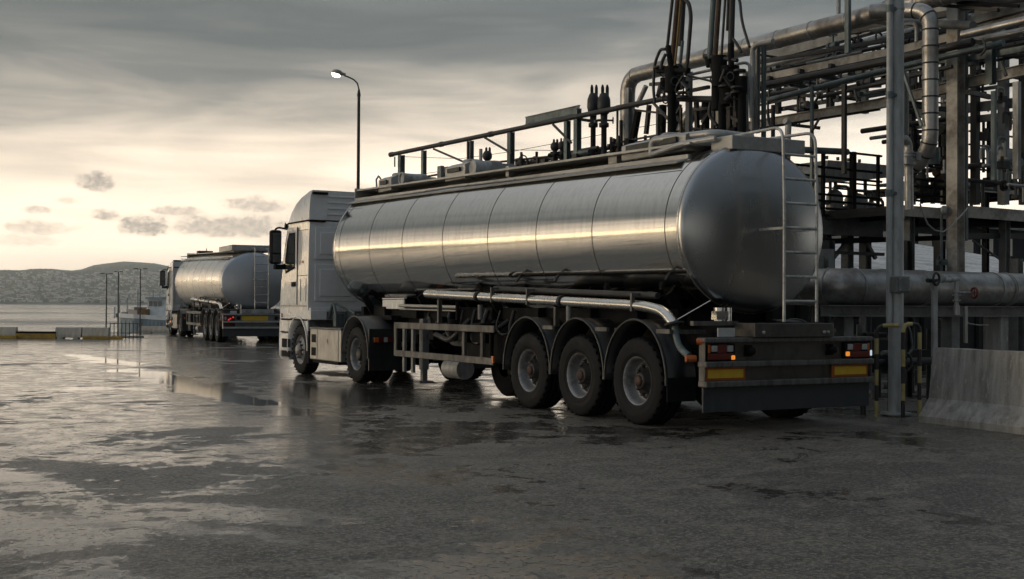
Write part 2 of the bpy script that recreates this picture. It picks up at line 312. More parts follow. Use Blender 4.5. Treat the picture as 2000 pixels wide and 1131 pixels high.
# ------------------------------------------------------------ mesh building
class MB:
    def __init__(s): s.v = []; s.f = []; s.sm = []; s.mi = []; s.m = 0
    def add(s, vs, fs, smooth=False):
        o = len(s.v); s.v += [tuple(x) for x in vs]
        for f in fs: s.f.append(tuple(i+o for i in f)); s.sm.append(smooth); s.mi.append(s.m)
        return s
    def box(s, a, b):
        x0, y0, z0 = a; x1, y1, z1 = b
        vs = [(x0,y0,z0),(x1,y0,z0),(x1,y1,z0),(x0,y1,z0),(x0,y0,z1),(x1,y0,z1),(x1,y1,z1),(x0,y1,z1)]
        return s.add(vs, [(3,2,1,0),(4,5,6,7),(0,1,5,4),(1,2,6,5),(2,3,7,6),(3,0,4,7)])
    def cbox(s, c, d): return s.box([c[i]-d[i]/2 for i in range(3)], [c[i]+d[i]/2 for i in range(3)])
    def frame(s, p, q, up=None):
        d = (V(q)-V(p)).normalized(); up = V(up) if up else (V((0,0,1)) if abs(d.z) < .9 else V((-.487, .873, 0)) if False else nP)
        x = d.cross(up).normalized(); y = x.cross(d).normalized(); return d, x, y
    def beam(s, p, q, w, h, up=None):
        p, q = V(p), V(q); d, x, y = s.frame(p, q, up); vs = []
        for c in (p, q):
            for a, b in ((-1,-1),(1,-1),(1,1),(-1,1)): vs.append(c + x*(a*w/2) + y*(b*h/2))
        return s.add(vs, [(3,2,1,0),(4,5,6,7),(0,1,5,4),(1,2,6,5),(2,3,7,6),(3,0,4,7)])
    def ibeam(s, p, q, w, h, t=.014, up=None):
        p, q = V(p), V(q); d, x, y = s.frame(p, q, up)
        prof = [(-w/2,-h/2),(w/2,-h/2),(w/2,-h/2+t),(t/2,-h/2+t),(t/2,h/2-t),(w/2,h/2-t),(w/2,h/2),(-w/2,h/2),(-w/2,h/2-t),(-t/2,h/2-t),(-t/2,-h/2+t),(-w/2,-h/2+t)]
        vs = [c + x*a + y*b for c in (p, q) for a, b in prof]; n = 12
        fs = [(i, (i+1)%n, n+(i+1)%n, n+i) for i in range(n)]
        s.add(vs, fs)
        for o in (0, n):
            s.add([vs[o+i] for i in range(n)], [(0,1,2,11),(10,3,4,9),(8,5,6,7)] if o else [(11,2,1,0),(9,4,3,10),(7,6,5,8)])
        return s
    def tube(s, pts, r, seg=10, caps=True, r2=None):
        pts = [V(p) for p in pts]; n = len(pts); vs = []
        t0 = (pts[1]-pts[0]).normalized(); a = V((0,0,1)) if abs(t0.z) < .9 else V((1,0,0)); x = t0.cross(a).normalized()
        for i, p in enumerate(pts):
            t = ((pts[min(i+1,n-1)]-p).normalized() + (p-pts[max(i-1,0)]).normalized()).normalized()
            x = (x - t*x.dot(t)).normalized(); y = t.cross(x)
            rr = r if r2 is None else r+(r2-r)*i/(n-1)
            for k in range(seg): vs.append(p + x*(rr*math.cos(2*PI*k/seg)) + y*(rr*math.sin(2*PI*k/seg)))
        s.add(vs, [(i*seg+k, i*seg+(k+1)%seg, (i+1)*seg+(k+1)%seg, (i+1)*seg+k) for i in range(n-1) for k in range(seg)], True)
        if caps:
            s.add(vs[:seg], [tuple(range(seg))[::-1]]); s.add(vs[-seg:], [tuple(range(seg))])
        return s
    def lathe(s, prof, o, ax, seg=32, smooth=True):   # prof: (radius, distance along axis)
        o = V(o); ax = V(ax).normalized(); a = V((0,0,1)) if abs(ax.z) < .9 else V((1,0,0)); x = ax.cross(a).normalized(); y = ax.cross(x)
        vs = [o + ax*t + (x*math.cos(2*PI*k/seg) + y*math.sin(2*PI*k/seg))*max(r, 1e-4) for r, t in prof for k in range(seg)]
        n = len(prof)
        s.add(vs, [(i*seg+k, i*seg+(k+1)%seg, (i+1)*seg+(k+1)%seg, (i+1)*seg+k) for i in range(n-1) for k in range(seg)], smooth); return s
    def torus(s, c, ax, r, t, seg=24, k=8):
        prof = [(r+t*math.cos(2*PI*i/k), t*math.sin(2*PI*i/k)) for i in range(k+1)]; return s.lathe(prof, c, ax, seg)
    def prism(s, poly, o, x, y, d):                  # polygon in the x,y plane pushed along d
        o, x, y, d = V(o), V(x), V(y), V(d); n = len(poly)
        a = [o + x*p + y*q for p, q in poly]; b = [p + d for p in a]
        s.add(a+b, [(i, (i+1)%n, n+(i+1)%n, n+i) for i in range(n)]); s.add(a, [tuple(range(n))[::-1]]); s.add(b, [tuple(range(n))]); return s
    def build(s, name, mats, parent=None, bevel=0., loc=None, fix=True):
        me = bpy.data.meshes.new(name)
        vs = s.v
        if loc is not None: vs = [(a-loc[0], b-loc[1], c-loc[2]) for a, b, c in vs]
        me.from_pydata(vs, [], s.f)
        for mm in (mats if isinstance(mats, (list, tuple)) else [mats]): me.materials.append(M[mm] if isinstance(mm, str) else mm)
        me.polygons.foreach_set('use_smooth', s.sm); me.polygons.foreach_set('material_index', s.mi)
        if fix:
            bm = bmesh.new(); bm.from_mesh(me); bmesh.ops.recalc_face_normals(bm, faces=bm.faces); bm.to_mesh(me); bm.free()
        me.update(); o = bpy.data.objects.new(name, me); C.objects.link(o)
        if parent: o.parent = parent
        if loc is not None: o.location = loc
        if bevel:
            b = o.modifiers.new('bevel', 'BEVEL'); b.width = bevel; b.segments = 2; b.limit_method = 'ANGLE'; b.angle_limit = .7; b.harden_normals = False
        return o
def fillet(pts, r, k=6):
    pts = [V(p) for p in pts]; out = [pts[0]]
    for i in range(1, len(pts)-1):
        p = pts[i]; a = (pts[i-1]-p); b = (pts[i+1]-p); q = min(r, a.length*.49, b.length*.49); a = p + a.normalized()*q; b = p + b.normalized()*q
        for j in range(k+1):
            t = j/k; out.append(a*(1-t)**2 + p*(2*t*(1-t)) + b*t*t)
    return out + [pts[-1]]
def thing(name, label, cat, loc=(0, 0, 0), group=None):
    o = bpy.data.objects.new(name, None); C.objects.link(o); o.location = loc; o['label'] = label; o['category'] = cat; o.empty_display_size = .2
    if group: o['group'] = group
    return o
def tag(o, label, cat, group=None, kind=None):
    o['label'] = label; o['category'] = cat
    if group: o['group'] = group
    if kind: o['kind'] = kind
    return o
def struct(o): o['kind'] = 'structure'; return o
class Sub:
    """children of an Empty at loc: geometry is given in world coordinates and shifted to the Empty"""
    def __init__(s, t): s.t = t; s.l = V(t.location)
    def __call__(s, mb, name, m, bevel=0., parent=None):
        o = mb.build(name, m, None, bevel, None)
        off = s.l
        o.data.transform(Matrix.Translation(-off))
        o.parent = parent or s.t
        return o

# ------------------------------------------------------------ tanker truck (local frame: front = +Y, left = -X, rear bumper at y = 0)
def ell_ring(x, yc, zc, ry, rz): pass
TZ0, TZ1 = 2.375, 2.525        # tank axis height at the rear and the front (tanks slope to drain)
TRX, TRZ = 1.11, 1.02
def trz(y): return 1.02 + .125*min(1, max(0, (y-.7)/7.))
def se(a, n=2.06):      # very slightly squared ellipse
    c, s_ = math.cos(a), math.sin(a); return math.copysign(abs(c)**(2/n), c), math.copysign(abs(s_)**(2/n), s_)
TY0, TY1 = .72, 11.85
def tank_ring(y, k=1., seg=96):
    zc = TZ0 + (TZ1-TZ0)*(y-TY0)/(TY1-TY0)
    return [(TRX*k*se(2*PI*i/seg)[0], y, zc + trz(y)*k*se(2*PI*i/seg)[1]) for i in range(seg)]
def rings(mb, rs, smooth=True):
    n = len(rs[0]); mb.add([p for r in rs for p in r], [(i*n+k, i*n+(k+1)%n, (i+1)*n+(k+1)%n, (i+1)*n+k) for i in range(len(rs)-1) for k in range(n)], smooth)
def tank_z(y, x):
    zc = TZ0 + (TZ1-TZ0)*(y-TY0)/(TY1-TY0); return zc + trz(y)*max(0, 1-abs(x/TRX)**2.06)**(1/2.06)

def wheel(t, x, y, r, side, kind, width):
    # side = -1 left / +1 right; x is the outer face of the tyre
    o = (x, y, r); ax = (-side, 0, 0)      # distance along axis runs inward
    rb = .292
    prof = [(rb, .03), (rb+.012, .012), (rb+.045, .004), (rb+.10, -.004), (r-.10, -.002), (r-.055, .006), (r-.03, .014), (r-.012, .03), (r, .055), (r, width*.28), (r-.012, width*.28), (r-.012, width*.32), (r, width*.32),
            (r, width*.49), (r-.012, width*.49), (r-.012, width*.53), (r, width*.53), (r, width-.055), (r-.03, width-.014), (r-.1, width), (rb, width-.03)]
    mb = MB(); mb.m = 0; mb.lathe(prof[:8], o, ax, 64); mb.m = 1; mb.lathe(prof[7:], o, ax, 64)
    mb.m = 0; mb.torus(V(o)+V(ax)*.0, ax, r-.105, .0045, 64, 6); mb.torus(V(o)+V(ax)*.004, ax, rb+.05, .005, 64, 6)
    random.seed(int(y*100))
    for k in range(30):      # shoulder blocks
        a = 2*PI*k/30; c = V((x + (-side)*.028, y+math.cos(a)*(r-.012), r+math.sin(a)*(r-.012)))
        mb.m = 1; e = V((0, -math.sin(a), math.cos(a))); mb.beam(c-e*.022, c+e*.022, .05, .006, up=(0, math.cos(a), math.sin(a)))
    wheel_o = None
    if kind == 'steer':
        rp = [(rb+.004, .02), (rb-.008, .03), (rb-.02, .045), (.25, .07), (.22, .06), (.19, .02), (.15, .008), (.0, .008)]
    else:
        d = .17 if kind == 'trailer' else .155
        rp = [(rb+.004, .018), (rb-.004, .022), (rb-.014, .035), (.268, .06), (.26, .1), (.25, d-.02), (.238, d-.008), (.225, d), (.20, d)]
    rim = MB(); rim.lathe(rp, o, ax, 48)
    depth = rp[-1][1]
    w_o = rim.build('wheel', M['rim'], t)
    mb.build('tyre', ['rubber', 'tread'], w_o)
    hb = MB(); nt_ = MB()
    hd = depth
    if kind == 'steer':
        hb.lathe([(.135, hd), (.13, -.02), (.10, -.045), (.09, -.06), (0, -.06)], o, ax, 24)
        nr, nb = .1675, .012
    else:
        hb.lathe([(.232, hd+.001), (.20, hd-.004), (.15, hd-.012), (.14, hd-.03), (.115, hd-.045), (.105, .065), (.09, .05), (.06, .048), (0, .048)], o, ax, 32); nr, nb = .182, hd-.005
    for k in range(10):
        a = 2*PI*k/10; c = V(o) + V((0, math.cos(a)*nr, math.sin(a)*nr)) + V(ax)*nb
        nt_.lathe([(.023, .0), (.021, -.03), (.014, -.052), (0, -.052)], c, ax, 8)
    hub_ = hb.build('hub', 'hub' if kind != 'steer' else 'rim', w_o); nt_.build('wheel_nuts', 'nut', w_o)
    if kind == 'trailer':
        hc = MB(); hc.lathe([(.068, .05), (.066, .03), (.05, .018), (.02, .012), (0, .012)], o, ax, 16); hc.build('hub_cap', 'hubrust', w_o)
    return w_o

def arch(mb, x0, x1, yc, zc, ry, rz, a0, a1, n=22, t=.012, lip=.035):
    pts = [(yc+ry*math.cos(a0+(a1-a0)*i/n), zc+rz*math.sin(a0+(a1-a0)*i/n)) for i in range(n+1)]
    pin = [(yc+(ry-t)*math.cos(a0+(a1-a0)*i/n), zc+(rz-t)*math.sin(a0+(a1-a0)*i/n)) for i in range(n+1)]
    vs = []; k = n+1
    for x in (x0, x1):
        vs += [(x, a, b) for a, b in pts]; vs += [(x, a, b) for a, b in pin]
    fs = []
    for i in range(n): fs += [(i, i+1, 2*k+i+1, 2*k+i), (k+i, 3*k+i, 3*k+i+1, k+i+1), (i, k+i, k+i+1, i+1), (2*k+i, 2*k+i+1, 3*k+i+1, 3*k+i)]
    for i in (0, n): fs.append((i, k+i, 3*k+i, 2*k+i))
    mb.add(vs, fs, True)
    # rolled outer lip
    mb.tube([(x0, a, b) for a, b in pts], lip*.5, 6)

def make_truck(ox, oy, label, second=False):
    t = thing('tanker_truck', label, 'tanker truck', (ox, oy, 0))
    B = lambda mb, name, m, bevel=0., parent=None: mb.build(name, m, parent or t, bevel)
    # ---- tank shell
    mb = MB(); mb.m = 0
    rings(mb, [tank_ring(TY0 + (TY1-TY0)*i/24) for i in range(25)])
    tank = B(mb, 'tank', ['tank'])
    # rear dished end: knuckle then shallow dome
    mb = MB(); rs = []
    for y, k in ((TY0, 1.), (TY0-.02, .999), (TY0-.045, .993), (TY0-.07, .98), (TY0-.09, .96), (TY0-.105, .935), (TY0-.125, .89), (TY0-.155, .80), (TY0-.19, .67), (TY0-.22, .52), (TY0-.24, .36), (TY0-.252, .18), (TY0-.256, .01)):
        rs.append([(TRX*k*se(2*PI*i/96)[0], y, TZ0+TRZ*k*se(2*PI*i/96)[1]) for i in range(96)])
    rings(mb, rs); B(mb, 'rear_dish', 'dish', parent=tank)
    mb = MB(); rs = []
    for y, k in ((TY1, 1.), (TY1+.05, .99), (TY1+.1, .96), (TY1+.15, .89), (TY1+.22, .75), (TY1+.28, .5), (TY1+.3, .2), (TY1+.3, .01)):
        rs.append([(TRX*k*se(2*PI*i/64)[0], y, TZ1+trz(12)*k*se(2*PI*i/64)[1]) for i in range(64)])
    rings(mb, rs); B(mb, 'front_dish', 'dish', parent=tank)
    # weld seams, rim bands
    for y in (11.53, 10.03, 8.57, 6.99, 5.44, 4.0, 2.56, .97):
        mb = MB(); rings(mb, [tank_ring(y-.006, 1.0012), tank_ring(y-.005, 1.003), tank_ring(y+.005, 1.003), tank_ring(y+.006, 1.0012)]); B(mb, 'seam', 'seam', parent=tank)
    mb = MB()
    rings(mb, [tank_ring(TY0-.012, 1.), tank_ring(TY0-.01, 1.007), tank_ring(TY0+.02, 1.007), tank_ring(TY0+.022, 1.)]); B(mb, 'end_band', 'chrome', parent=tank); mb = MB()
    rings(mb, [tank_ring(TY1-.1, 1.), tank_ring(TY1-.098, 1.006), tank_ring(TY1-.03, 1.006), tank_ring(TY1-.028, 1.)])
    B(mb, 'end_band', 'chrome', parent=tank)
    # long spill coaming and walkway along the top
    mb = MB()
    for xs in (-.62, .62):
        a = [(xs, y, tank_z(y, .62)-.02) for y in (1.15, 11.9)]
        mb.beam((a[0][0], a[0][1], a[0][2]+.015), (a[1][0], a[1][1], a[1][2]+.015), .03, .10)
        mb.beam((xs*1.12, 1.15, tank_z(1.15, .69)+.012), (xs*1.12, 11.9, tank_z(11.9, .69)+.012), .22, .02, up=(xs*.5, 0, 1))
    mb.beam((0, 1.15, tank_z(1.15, 0)+.02), (0, 11.9, tank_z(11.9, 0)+.02), 1.22, .03)
    mb.box((-.635, 11.9, tank_z(11.9, .62)-.05), (.635, 11.93, tank_z(11.9, 0)+.06))
    B(mb, 'walkway', 'topalu', parent=tank)
    mb = MB()   # folded seam line below the walkway
    for sgn in (-1, 1):
        mb.beam((sgn*.84, 1., tank_z(1., .84)+.001), (sgn*.84, 11.7, tank_z(11.7, .84)+.001), .008, .006, up=(sgn*.6, 0, .8))
    B(mb, 'trim_strip', 'seam', parent=tank)
    if not second:
        # man-lid boxes with their fold-down hand rail arms
        for (ya, yb, hh) in ((11.0, 10.4, .19), (8.1, 7.35, .19), (2.75, 1.35, .14)):
            mb = MB(); z = tank_z((ya+yb)/2, 0)+.03
            prof = [(-.52, z-.1), (-.52, z+hh*.7), (-.40, z+hh), (.40, z+hh), (.52, z+hh*.7), (.52, z-.1)]
            mb.prism([(p[0], p[1]) for p in prof], (0, yb, 0), (1, 0, 0), (0, 0, 1), (0, ya-yb, 0))
            bx = B(mb, 'manlid_box', 'topalu', .01, tank)
            mb = MB(); mb.beam((-.545, yb+.15, z+hh*.35), (-.545, ya-.15, z+hh*.35), .03, .07); B(mb, 'hinge_bar', 'dark', 0, bx)
            mb = MB()
            for q in (-.2, .2): mb.lathe([(.16, 0), (.16, .05), (.13, .07), (0, .08)], (q, (ya+yb)/2, z+hh), (0, 0, 1), 20)
            B(mb, 'hatch_lid', 'galv', 0, bx)
        mb = MB(); z = tank_z(10.2, 0)
        mb.tube([(-.45, 10.05, z+.12), (-.1, 10.05, z+.12)], .11, 16); mb.tube([(-.5, 11.12, z-.02), (-.5, 11.16, z+.2), (-.5, 11.05, z+.26), (-.5, 10.95, z+.2)], .018)
        mb.torus((-.46, 10.05, z+.12), (1, 0, 0), .11, .02)
        B(mb, 'vent_cowl', 'galv', 0, tank)
        mb = MB(); z = tank_z(7.1, 0)
        mb.tube([(-.5, 7.12, z+.1), (-.2, 7.12, z+.1)], .13, 16); mb.tube([(-.35, 7.12, z+.2), (-.35, 7.12, z+.42)], .03)
        B(mb, 'vent_cowl', 'galv', 0, tank)
        # folded railing tubes on the rear of the tank
        mb = MB(); z = tank_z(1.6, .4)
        mb.tube(fillet([(-.56, 2.0, z+.02), (-.56, 2.0, z+.20), (-.35, 1.0, z+.19), (.2, .95, z+.17)], .12), .05, 12)
        mb.tube(fillet([(-.62, 1.95, z+.0), (-.60, 1.3, z+.08), (-.45, .85, z+.10)], .2), .035, 10)
        B(mb, 'folded_rail', 'topalu', 0, tank)
        mb = MB(); mb.beam((-.40, .80, tank_z(.8, .4)+.06), (.75, .80, tank_z(.8, .4)+.07), .4, .17); B(mb, 'top_box', 'topalu', .01, tank)
        mb = MB(); mb.box((-.50, 2.9, tank_z(3, .5)), (.5, 3.1, tank_z(3, .5)+.14)); B(mb, 'coaming_plate', 'topalu', .005, tank); mb = MB(); mb.box((-.5, 5.9, tank_z(6, .5)), (.5, 6.0, tank_z(6, .5)+.16)); B(mb, 'coaming_plate', 'topalu', .005, tank)
    else:
        mb = MB(); z = tank_z(1.8, 0)
        mb.beam((0, .7, z+.12), (0, 3.3, z+.13), 1.5, .2); B(mb, 'top_box', 'topalu', .02, tank)
        mb = MB(); mb.box((-.3, 11.2, tank_z(11.2, .3)), (.3, 11.6, tank_z(11.2, 0)+.16)); B(mb, 'manlid_box', 'dark', .01, tank)
    # ---- ladder at the rear
    mb = MB()
    xl, xr, yl = -.10, .40, .02
    for x in (xl, xr):
        mb.tube(fillet([(x, yl, 1.26), (x, yl+.0, 2.6), (x, yl+.03, 3.53 if x < 0 else 3.50), (x-.0, 1.15, 3.52)], .16), .019, 10)
    for i in range(9):
        z = 1.50 + i*.285
        if z < 3.3: mb.tube([(xl, yl+max(0, (z-2.6)*.045), z), (xr, yl+max(0, (z-2.6)*.045), z)], .017, 8)
    mb.beam((xl, yl+.01, 2.35), (xl, .45, 2.35), .02, .03); mb.beam((xr, yl+.01, 2.35), (xr, .45, 2.35), .02, .03)
    mb.tube([(xl, 1.13, 3.52), (xl, 1.13, 3.38)], .018, 8); mb.tube([(xr, 1.13, 3.52), (xr, 1.13, 3.3)], .018, 8)
    B(mb, 'ladder', 'ladder')
    mb = MB(); mb.box((-.60, -.06, 1.085), (.60, .30, 1.245))
    lb = B(mb, 'ladder_step_box', 'bumperpanel' if not second else 'galv', .008)
    for q in (-.48, .44, .5): mb = MB(); mb.lathe([(.02, 0), (.02, .02), (0, .025)], (q, -.06, 1.14), (0, -1, 0), 10); B(mb, 'bolt', 'galv', 0, lb)
    mb = MB(); mb.beam((-1.2, .32, 1.24), (-.55, .32, 1.24), .06, .05); B(mb, 'cross_rail', 'scuffed')
    mb = MB(); mb.box((-.98, .12, 1.09), (-.74, .14, 1.19)); B(mb, 'blank_card', 'white')
    mb = MB(); mb.tube([(-.62, .55, 1.25), (-.62, .55, 1.42)], .07, 14); mb.tube([(-.52, .5, 1.26), (-.52, .5, 1.42)], .035, 12); mb.cbox((-.66, .5, 1.33), (.16, .1, .1)); B(mb, 'drain_valve', 'chrome')
    # ---- rear bumper frame
    fr = 'scuffed' if not second else 'alu'
    bp = MB()
    if not second:
        bp.box((-1.25, .06, .535), (1.25, .09, 1.06))
    else:
        bp.box((-1.25, .06, .80), (1.25, .09, 1.06)); bp.box((-1.25, .2, .56), (1.25, .23, .8))
    bumper = B(bp, 'bumper', ['bumperpanel'] if not second else ['greybox'], .004)
    for z, h, dy in ((1.055, .055, .0), (.785, .065, -.02), (.565, .07, -.03)):
        mb = MB(); mb.box((-1.275, dy-.02, z-h/2), (1.275, dy+.14, z+h/2)); B(mb, 'bumper_bar', fr, .012, bumper)
    for sx in (-1, 1):
        mb = MB(); mb.box((sx*1.262-.006, -.005, .60), (sx*1.262+.006, .10, 1.028)); B(mb, 'end_plate', fr, 0, bumper)
    mb = MB(); mb.box((-1.26, .03, .245), (1.26, .06, .53)); B(mb, 'skirt', 'skirt', .006)
    mb = MB(); mb.beam((-1.25, .02, .545-.015), (1.25, .02, .530), .05, .012); B(mb, 'skirt_trim', 'black')
    # lamp clusters
    for sx in (-1, 1):
        mb = MB(); mb.box((min(sx*1.235, sx*.83), .0, .825), (max(sx*1.235, sx*.83), .06, 1.015)); cl = B(mb, 'lamp_cluster', 'black', .01, bumper)
        xo = lambda a: sx*a
        def lens(name, m, a, b, z0, z1, y=-.012):
            q = MB(); q.box((min(sx*a, sx*b), y, z0), (max(sx*a, sx*b), .0, z1)); B(q, name, m, .01, cl)
        if not second:
            lens('red_lens', 'redlens', .86, 1.225, .835, .905); lens('red_lens', 'redlens', .965, 1.09, .91, 1.005)
            lens('amber_lens', 'amberlens', 1.19, 1.225, .91, 1.005)
            lens('clear_lens', 'whitelens', 1.10, 1.18, .925, .995, -.022); lens('clear_lens', 'whitelens', .87, .955, .925, .995, -.015)
            if sx < 0: lens('lit_lamp', 'amberlit', .845, .90, .835, .885, -.02)
            else:
                lens('lit_lamp', 'amberlit', .84, .90, .85, .905, -.02); lens('lit_lamp', 'whitelit', 1.236, 1.262, .85, .92, -.02)
            mb = MB(); mb.m = 0; mb.box((sx*.98-.28, .035, .605), (sx*.98+.28, .05, .755)) if False else mb.box((min(sx*1.24, sx*.66), .03, .603), (max(sx*1.24, sx*.66), .055, .750))
            mb.m = 1; mb.box((min(sx*1.205, sx*.695), .022, .628), (max(sx*1.205, sx*.695), .032, .727)); B(mb, 'marker_plate', ['orangeplate', 'yellowplate'], .003, bumper)
            mb = MB(); mb.lathe([(.05, 0), (.055, .03), (.04, .085), (0, .09)], (sx*.62+.01, .03, .93), (0, -1, 0), 8); mb.cbox((sx*.62+.01, .045, .93), (.10, .03, .13)); bf = B(mb, 'buffer', 'black', 0, bumper)
            mb = MB(); mb.cbox((sx*.62+.045, -.03, .925), (.025, .04, .06)); B(mb, 'marker_lens', 'amberlens', .005, bf)
        else:
            lens('red_lens', 'redlens', .86, 1.225, .835, 1.005); lens('clear_lens', 'whitelens', 1.14, 1.21, .86, .97, -.022)
            for a, z in ((1.0, .90), (.90, .95), (1.06, .86)):
                mb = MB(); mb.lathe([(.032, 0), (.032, .012), (0, .016)], (sx*a, -.012, z), (0, -1, 0), 12); B(mb, 'lit_lamp', 'redlit', 0, cl)
            mb = MB(); mb.box((min(sx*1.22, sx*.80), .17, .61), (max(sx*1.22, sx*.80), .20, .75)); B(mb, 'red_reflector', 'redlens', .004, bumper)
            mb = MB(); mb.lathe([(.07, 0), (.07, .03), (.05, .06), (0, .065)], (sx*.70, .03, .92), (0, -1, 0), 14); B(mb, 'buffer', 'black', 0, bumper)
    if second:
        mb = MB(); mb.box((-.58, .03, .83), (.40, .055, 1.0)); B(mb, 'number_plate', 'yellowplate', .003, bumper)
    # side marker on the corner
    mb = MB(); mb.tube([(-1.30, .10, 1.04), (-1.25, .05, 1.04)], .035, 10); B(mb, 'marker_lens', 'amberlens', 0, bumper)
    mb = MB(); mb.tube([(-1.36, .22, .845), (-1.25, .18, .845)], .04, 10); B(mb, 'marker_lens', 'amberlens', 0, bumper)
    # ---- chassis rails, subframe
    mb = MB()
    for sx in (-1, 1):
        mb.ibeam((sx*.5, .25, 1.08), (sx*.5, 9.6, 1.08), .14, .34, .02); mb.box((sx*.42-.04, 9.3, .75), (sx*.42+.04, 14.3, .98))
        mb.box((min(sx*.62, sx*.56), 1.1, 1.2), (max(sx*.62, sx*.56), 11.3, 1.40))  # side panels added to block light under the tank
    for y in (1.25, 2.1, 3.2, 4.6, 6.0, 7.4, 8.8, 10.2, 11.2): mb.box((-.75, y-.06, 1.2), (.75, y+.06, 1.40))
    for y in (.4, 2.0, 3.3, 4.6, 6.5, 8.3): mb.box((-.5, y-.05, .95), (.5, y+.05, 1.15))
    B(mb, 'chassis', 'black', .004)
    for y in (1.3, 3.2, 5.9, 8.5, 11.0):      # cradles carrying the tank
        for sx in (-1, 1): mb = MB(); mb.beam((sx*.56, y, 1.22), (sx*.80, y, 1.60), .12, .06, up=(0, 1, 0)); B(mb, 'tank_cradle', 'black')
    # axles, bags, brake chambers
    for y in (1.353, 2.663, 3.973):
        mb = MB(); mb.tube([(-.95, y, .53), (.95, y, .53)], .07, 12); mb.tube([(-.55, y-.25, .62), (-.55, y+.3, .75)], .05); mb.tube([(.55, y-.25, .62), (.55, y+.3, .75)], .05)
        for sx in (-1, 1): mb.tube([(sx*.5, y-.3, .6), (sx*.5, y-.3, .9)], .13, 14); mb.tube([(sx*.78, y+.1, .75), (sx*.78, y+.34, .78)], .09, 12)
        B(mb, 'axle', 'black')
    mb = MB(); mb.tube([(-.95, 10.323, .52), (.95, 10.323, .52)], .09, 12); mb.tube([(0, 10.0, .52), (0, 10.6, .52)], .22, 14); B(mb, 'axle', 'black'); mb = MB(); mb.tube([(-.95, 13.42, .5), (.95, 13.42, .5)], .06, 12)
    B(mb, 'axle', 'black')
    # ---- wheels
    for y in (1.353, 2.663, 3.973):
        wheel(t, -1.25, y, .53, -1, 'trailer', .37); wheel(t, 1.25, y, .53, 1, 'trailer', .37)
    for sx in (-1, 1):
        wheel(t, sx*1.24, 10.323, .52, sx, 'drive', .28)
        mb = MB(); mb.lathe([(.29, .31), (.48, .31), (.52, .34), (.52, .56), (.48, .59), (.29, .59)], (sx*1.24, 10.323, .52), (-sx, 0, 0), 40); B(mb, 'inner_tyre', 'tread')
        wheel(t, sx*1.22, 13.42, .505, sx, 'steer', .30)
    # ---- trailer mudguards
    for sx in (-1, 1):
        for i, y in enumerate((1.353, 2.663, 3.973)):
            mb = MB(); x0 = sx*1.27; x1 = sx*.84
            arch(mb, x0, x1, y, .55, .645, .72, math.radians(-3), math.radians(183))
            g = B(mb, 'mudguard', 'plastic')
            mb = MB(); mb.beam((sx*1.0, y-.50, 1.13), (sx*.6, y-.50, 1.13), .05, .05); B(mb, 'bracket', 'scuffed', 0, g); mb = MB(); mb.beam((sx*1.27, y-.47, 1.14), (sx*1.27, y-.73, 1.14), .04, .05) ; B(mb, 'bracket', 'scuffed', 0, g)
        mb = MB(); mb.box((min(sx*1.26, sx*.85), .70, .32), (max(sx*1.26, sx*.85), .715, .60)); B(mb, 'mud_flap', 'rubber')
        mb = MB(); mb.box((min(sx*1.0, sx*.62), 4.75, .42), (max(sx*1.0, sx*.62), 5.0, .95)); mb.box((min(sx*.9, sx*.55), 5.0, .55), (max(sx*.9, sx*.55), 6.6, 1.05)); B(mb, 'light_block_box', 'black', .01)  # black boxes added beneath the trailer to keep light out
    # ---- side guards
    for sx in (-1, 1):
        x = sx*1.22
        mb = MB()
        mb.box((x-.015, 5.0, 1.03), (x+.015, 8.56, 1.135)); mb.box((x-.014, 5.02, .555), (x+.014, 8.56, .66)); mb.box((x-.016, 8.50, .56), (x+.018, 8.60, 1.135))
        sg = B(mb, 'side_guard', 'scuffed', .008)
        for y, z0 in ((8.28, .30), (7.93, .30), (6.05, .56), (5.45, .60)):
            mb = MB(); mb.box((x+(.02 if sx < 0 else -.07), y-.04, z0), (x+(.07 if sx < 0 else -.02), y+.04, 1.03)); B(mb, 'upright', 'scuffed' if z0 > .4 else 'greybox', .005, sg)
        mb = MB(); mb.cbox((x-sx*.0-.02, 5.0, .64), (.03, .06, .10)); B(mb, 'marker_lens', 'amberlens', 0, sg)
    # landing legs
    for sx in (-1, 1):
        mb = MB(); mb.box((sx*.98-.06, 7.85, .35), (sx*.98+.06, 7.99, 1.2)); mb.box((sx*.98-.045, 7.87, .16), (sx*.98+.045, 7.97, .4)); mb.box((sx*.98-.13, 7.80, .12), (sx*.98+.13, 8.04, .16))
        mb.beam((sx*.98, 7.9, .6), (sx*.6, 8.4, 1.1), .05, .05); B(mb, 'landing_leg', 'greybox', .006)
    # underbody clutter: air tanks, spare, hoses, pump, catwalk
    mb = MB(); mb.tube([(-.95, 7.0, .42), (-.95, 6.45, .42)], .16, 20); mb.tube([(-.7, 7.3, .9), (-.7, 6.3, .9)], .14, 18); B(mb, 'air_tank', 'galv')
    mb = MB(); mb.lathe([(.2, 0), (.45, 0), (.5, .05), (.5, .3), (.45, .35), (.2, .35)], (-.2, 5.9, .52), (-1, 0, 0), 32); B(mb, 'spare_wheel', 'tread')
    mb = MB()
    rnd = random.Random(3)
    for k in range(8):
        y = 8.1-.42*k; z = 1.0+rnd.uniform(-.1, .1)
        mb.tube(fillet([(-.8, y, 1.35), (-.95, y-.1, z), (-.95, y-.4, z-.1+rnd.uniform(-.1, .1)), (-.7, y-.5, 1.2)], .15), .018+.012*(k%3), 8)
    mb.tube(fillet([(-.9, 7.9, 1.2), (-1.0, 7.6, .98), (-1.02, 6.9, .86), (-1.0, 6.7, .95), (-.8, 6.6, 1.2)], .2), .045, 10)
    B(mb, 'hoses', 'plastic')
    mb = MB()
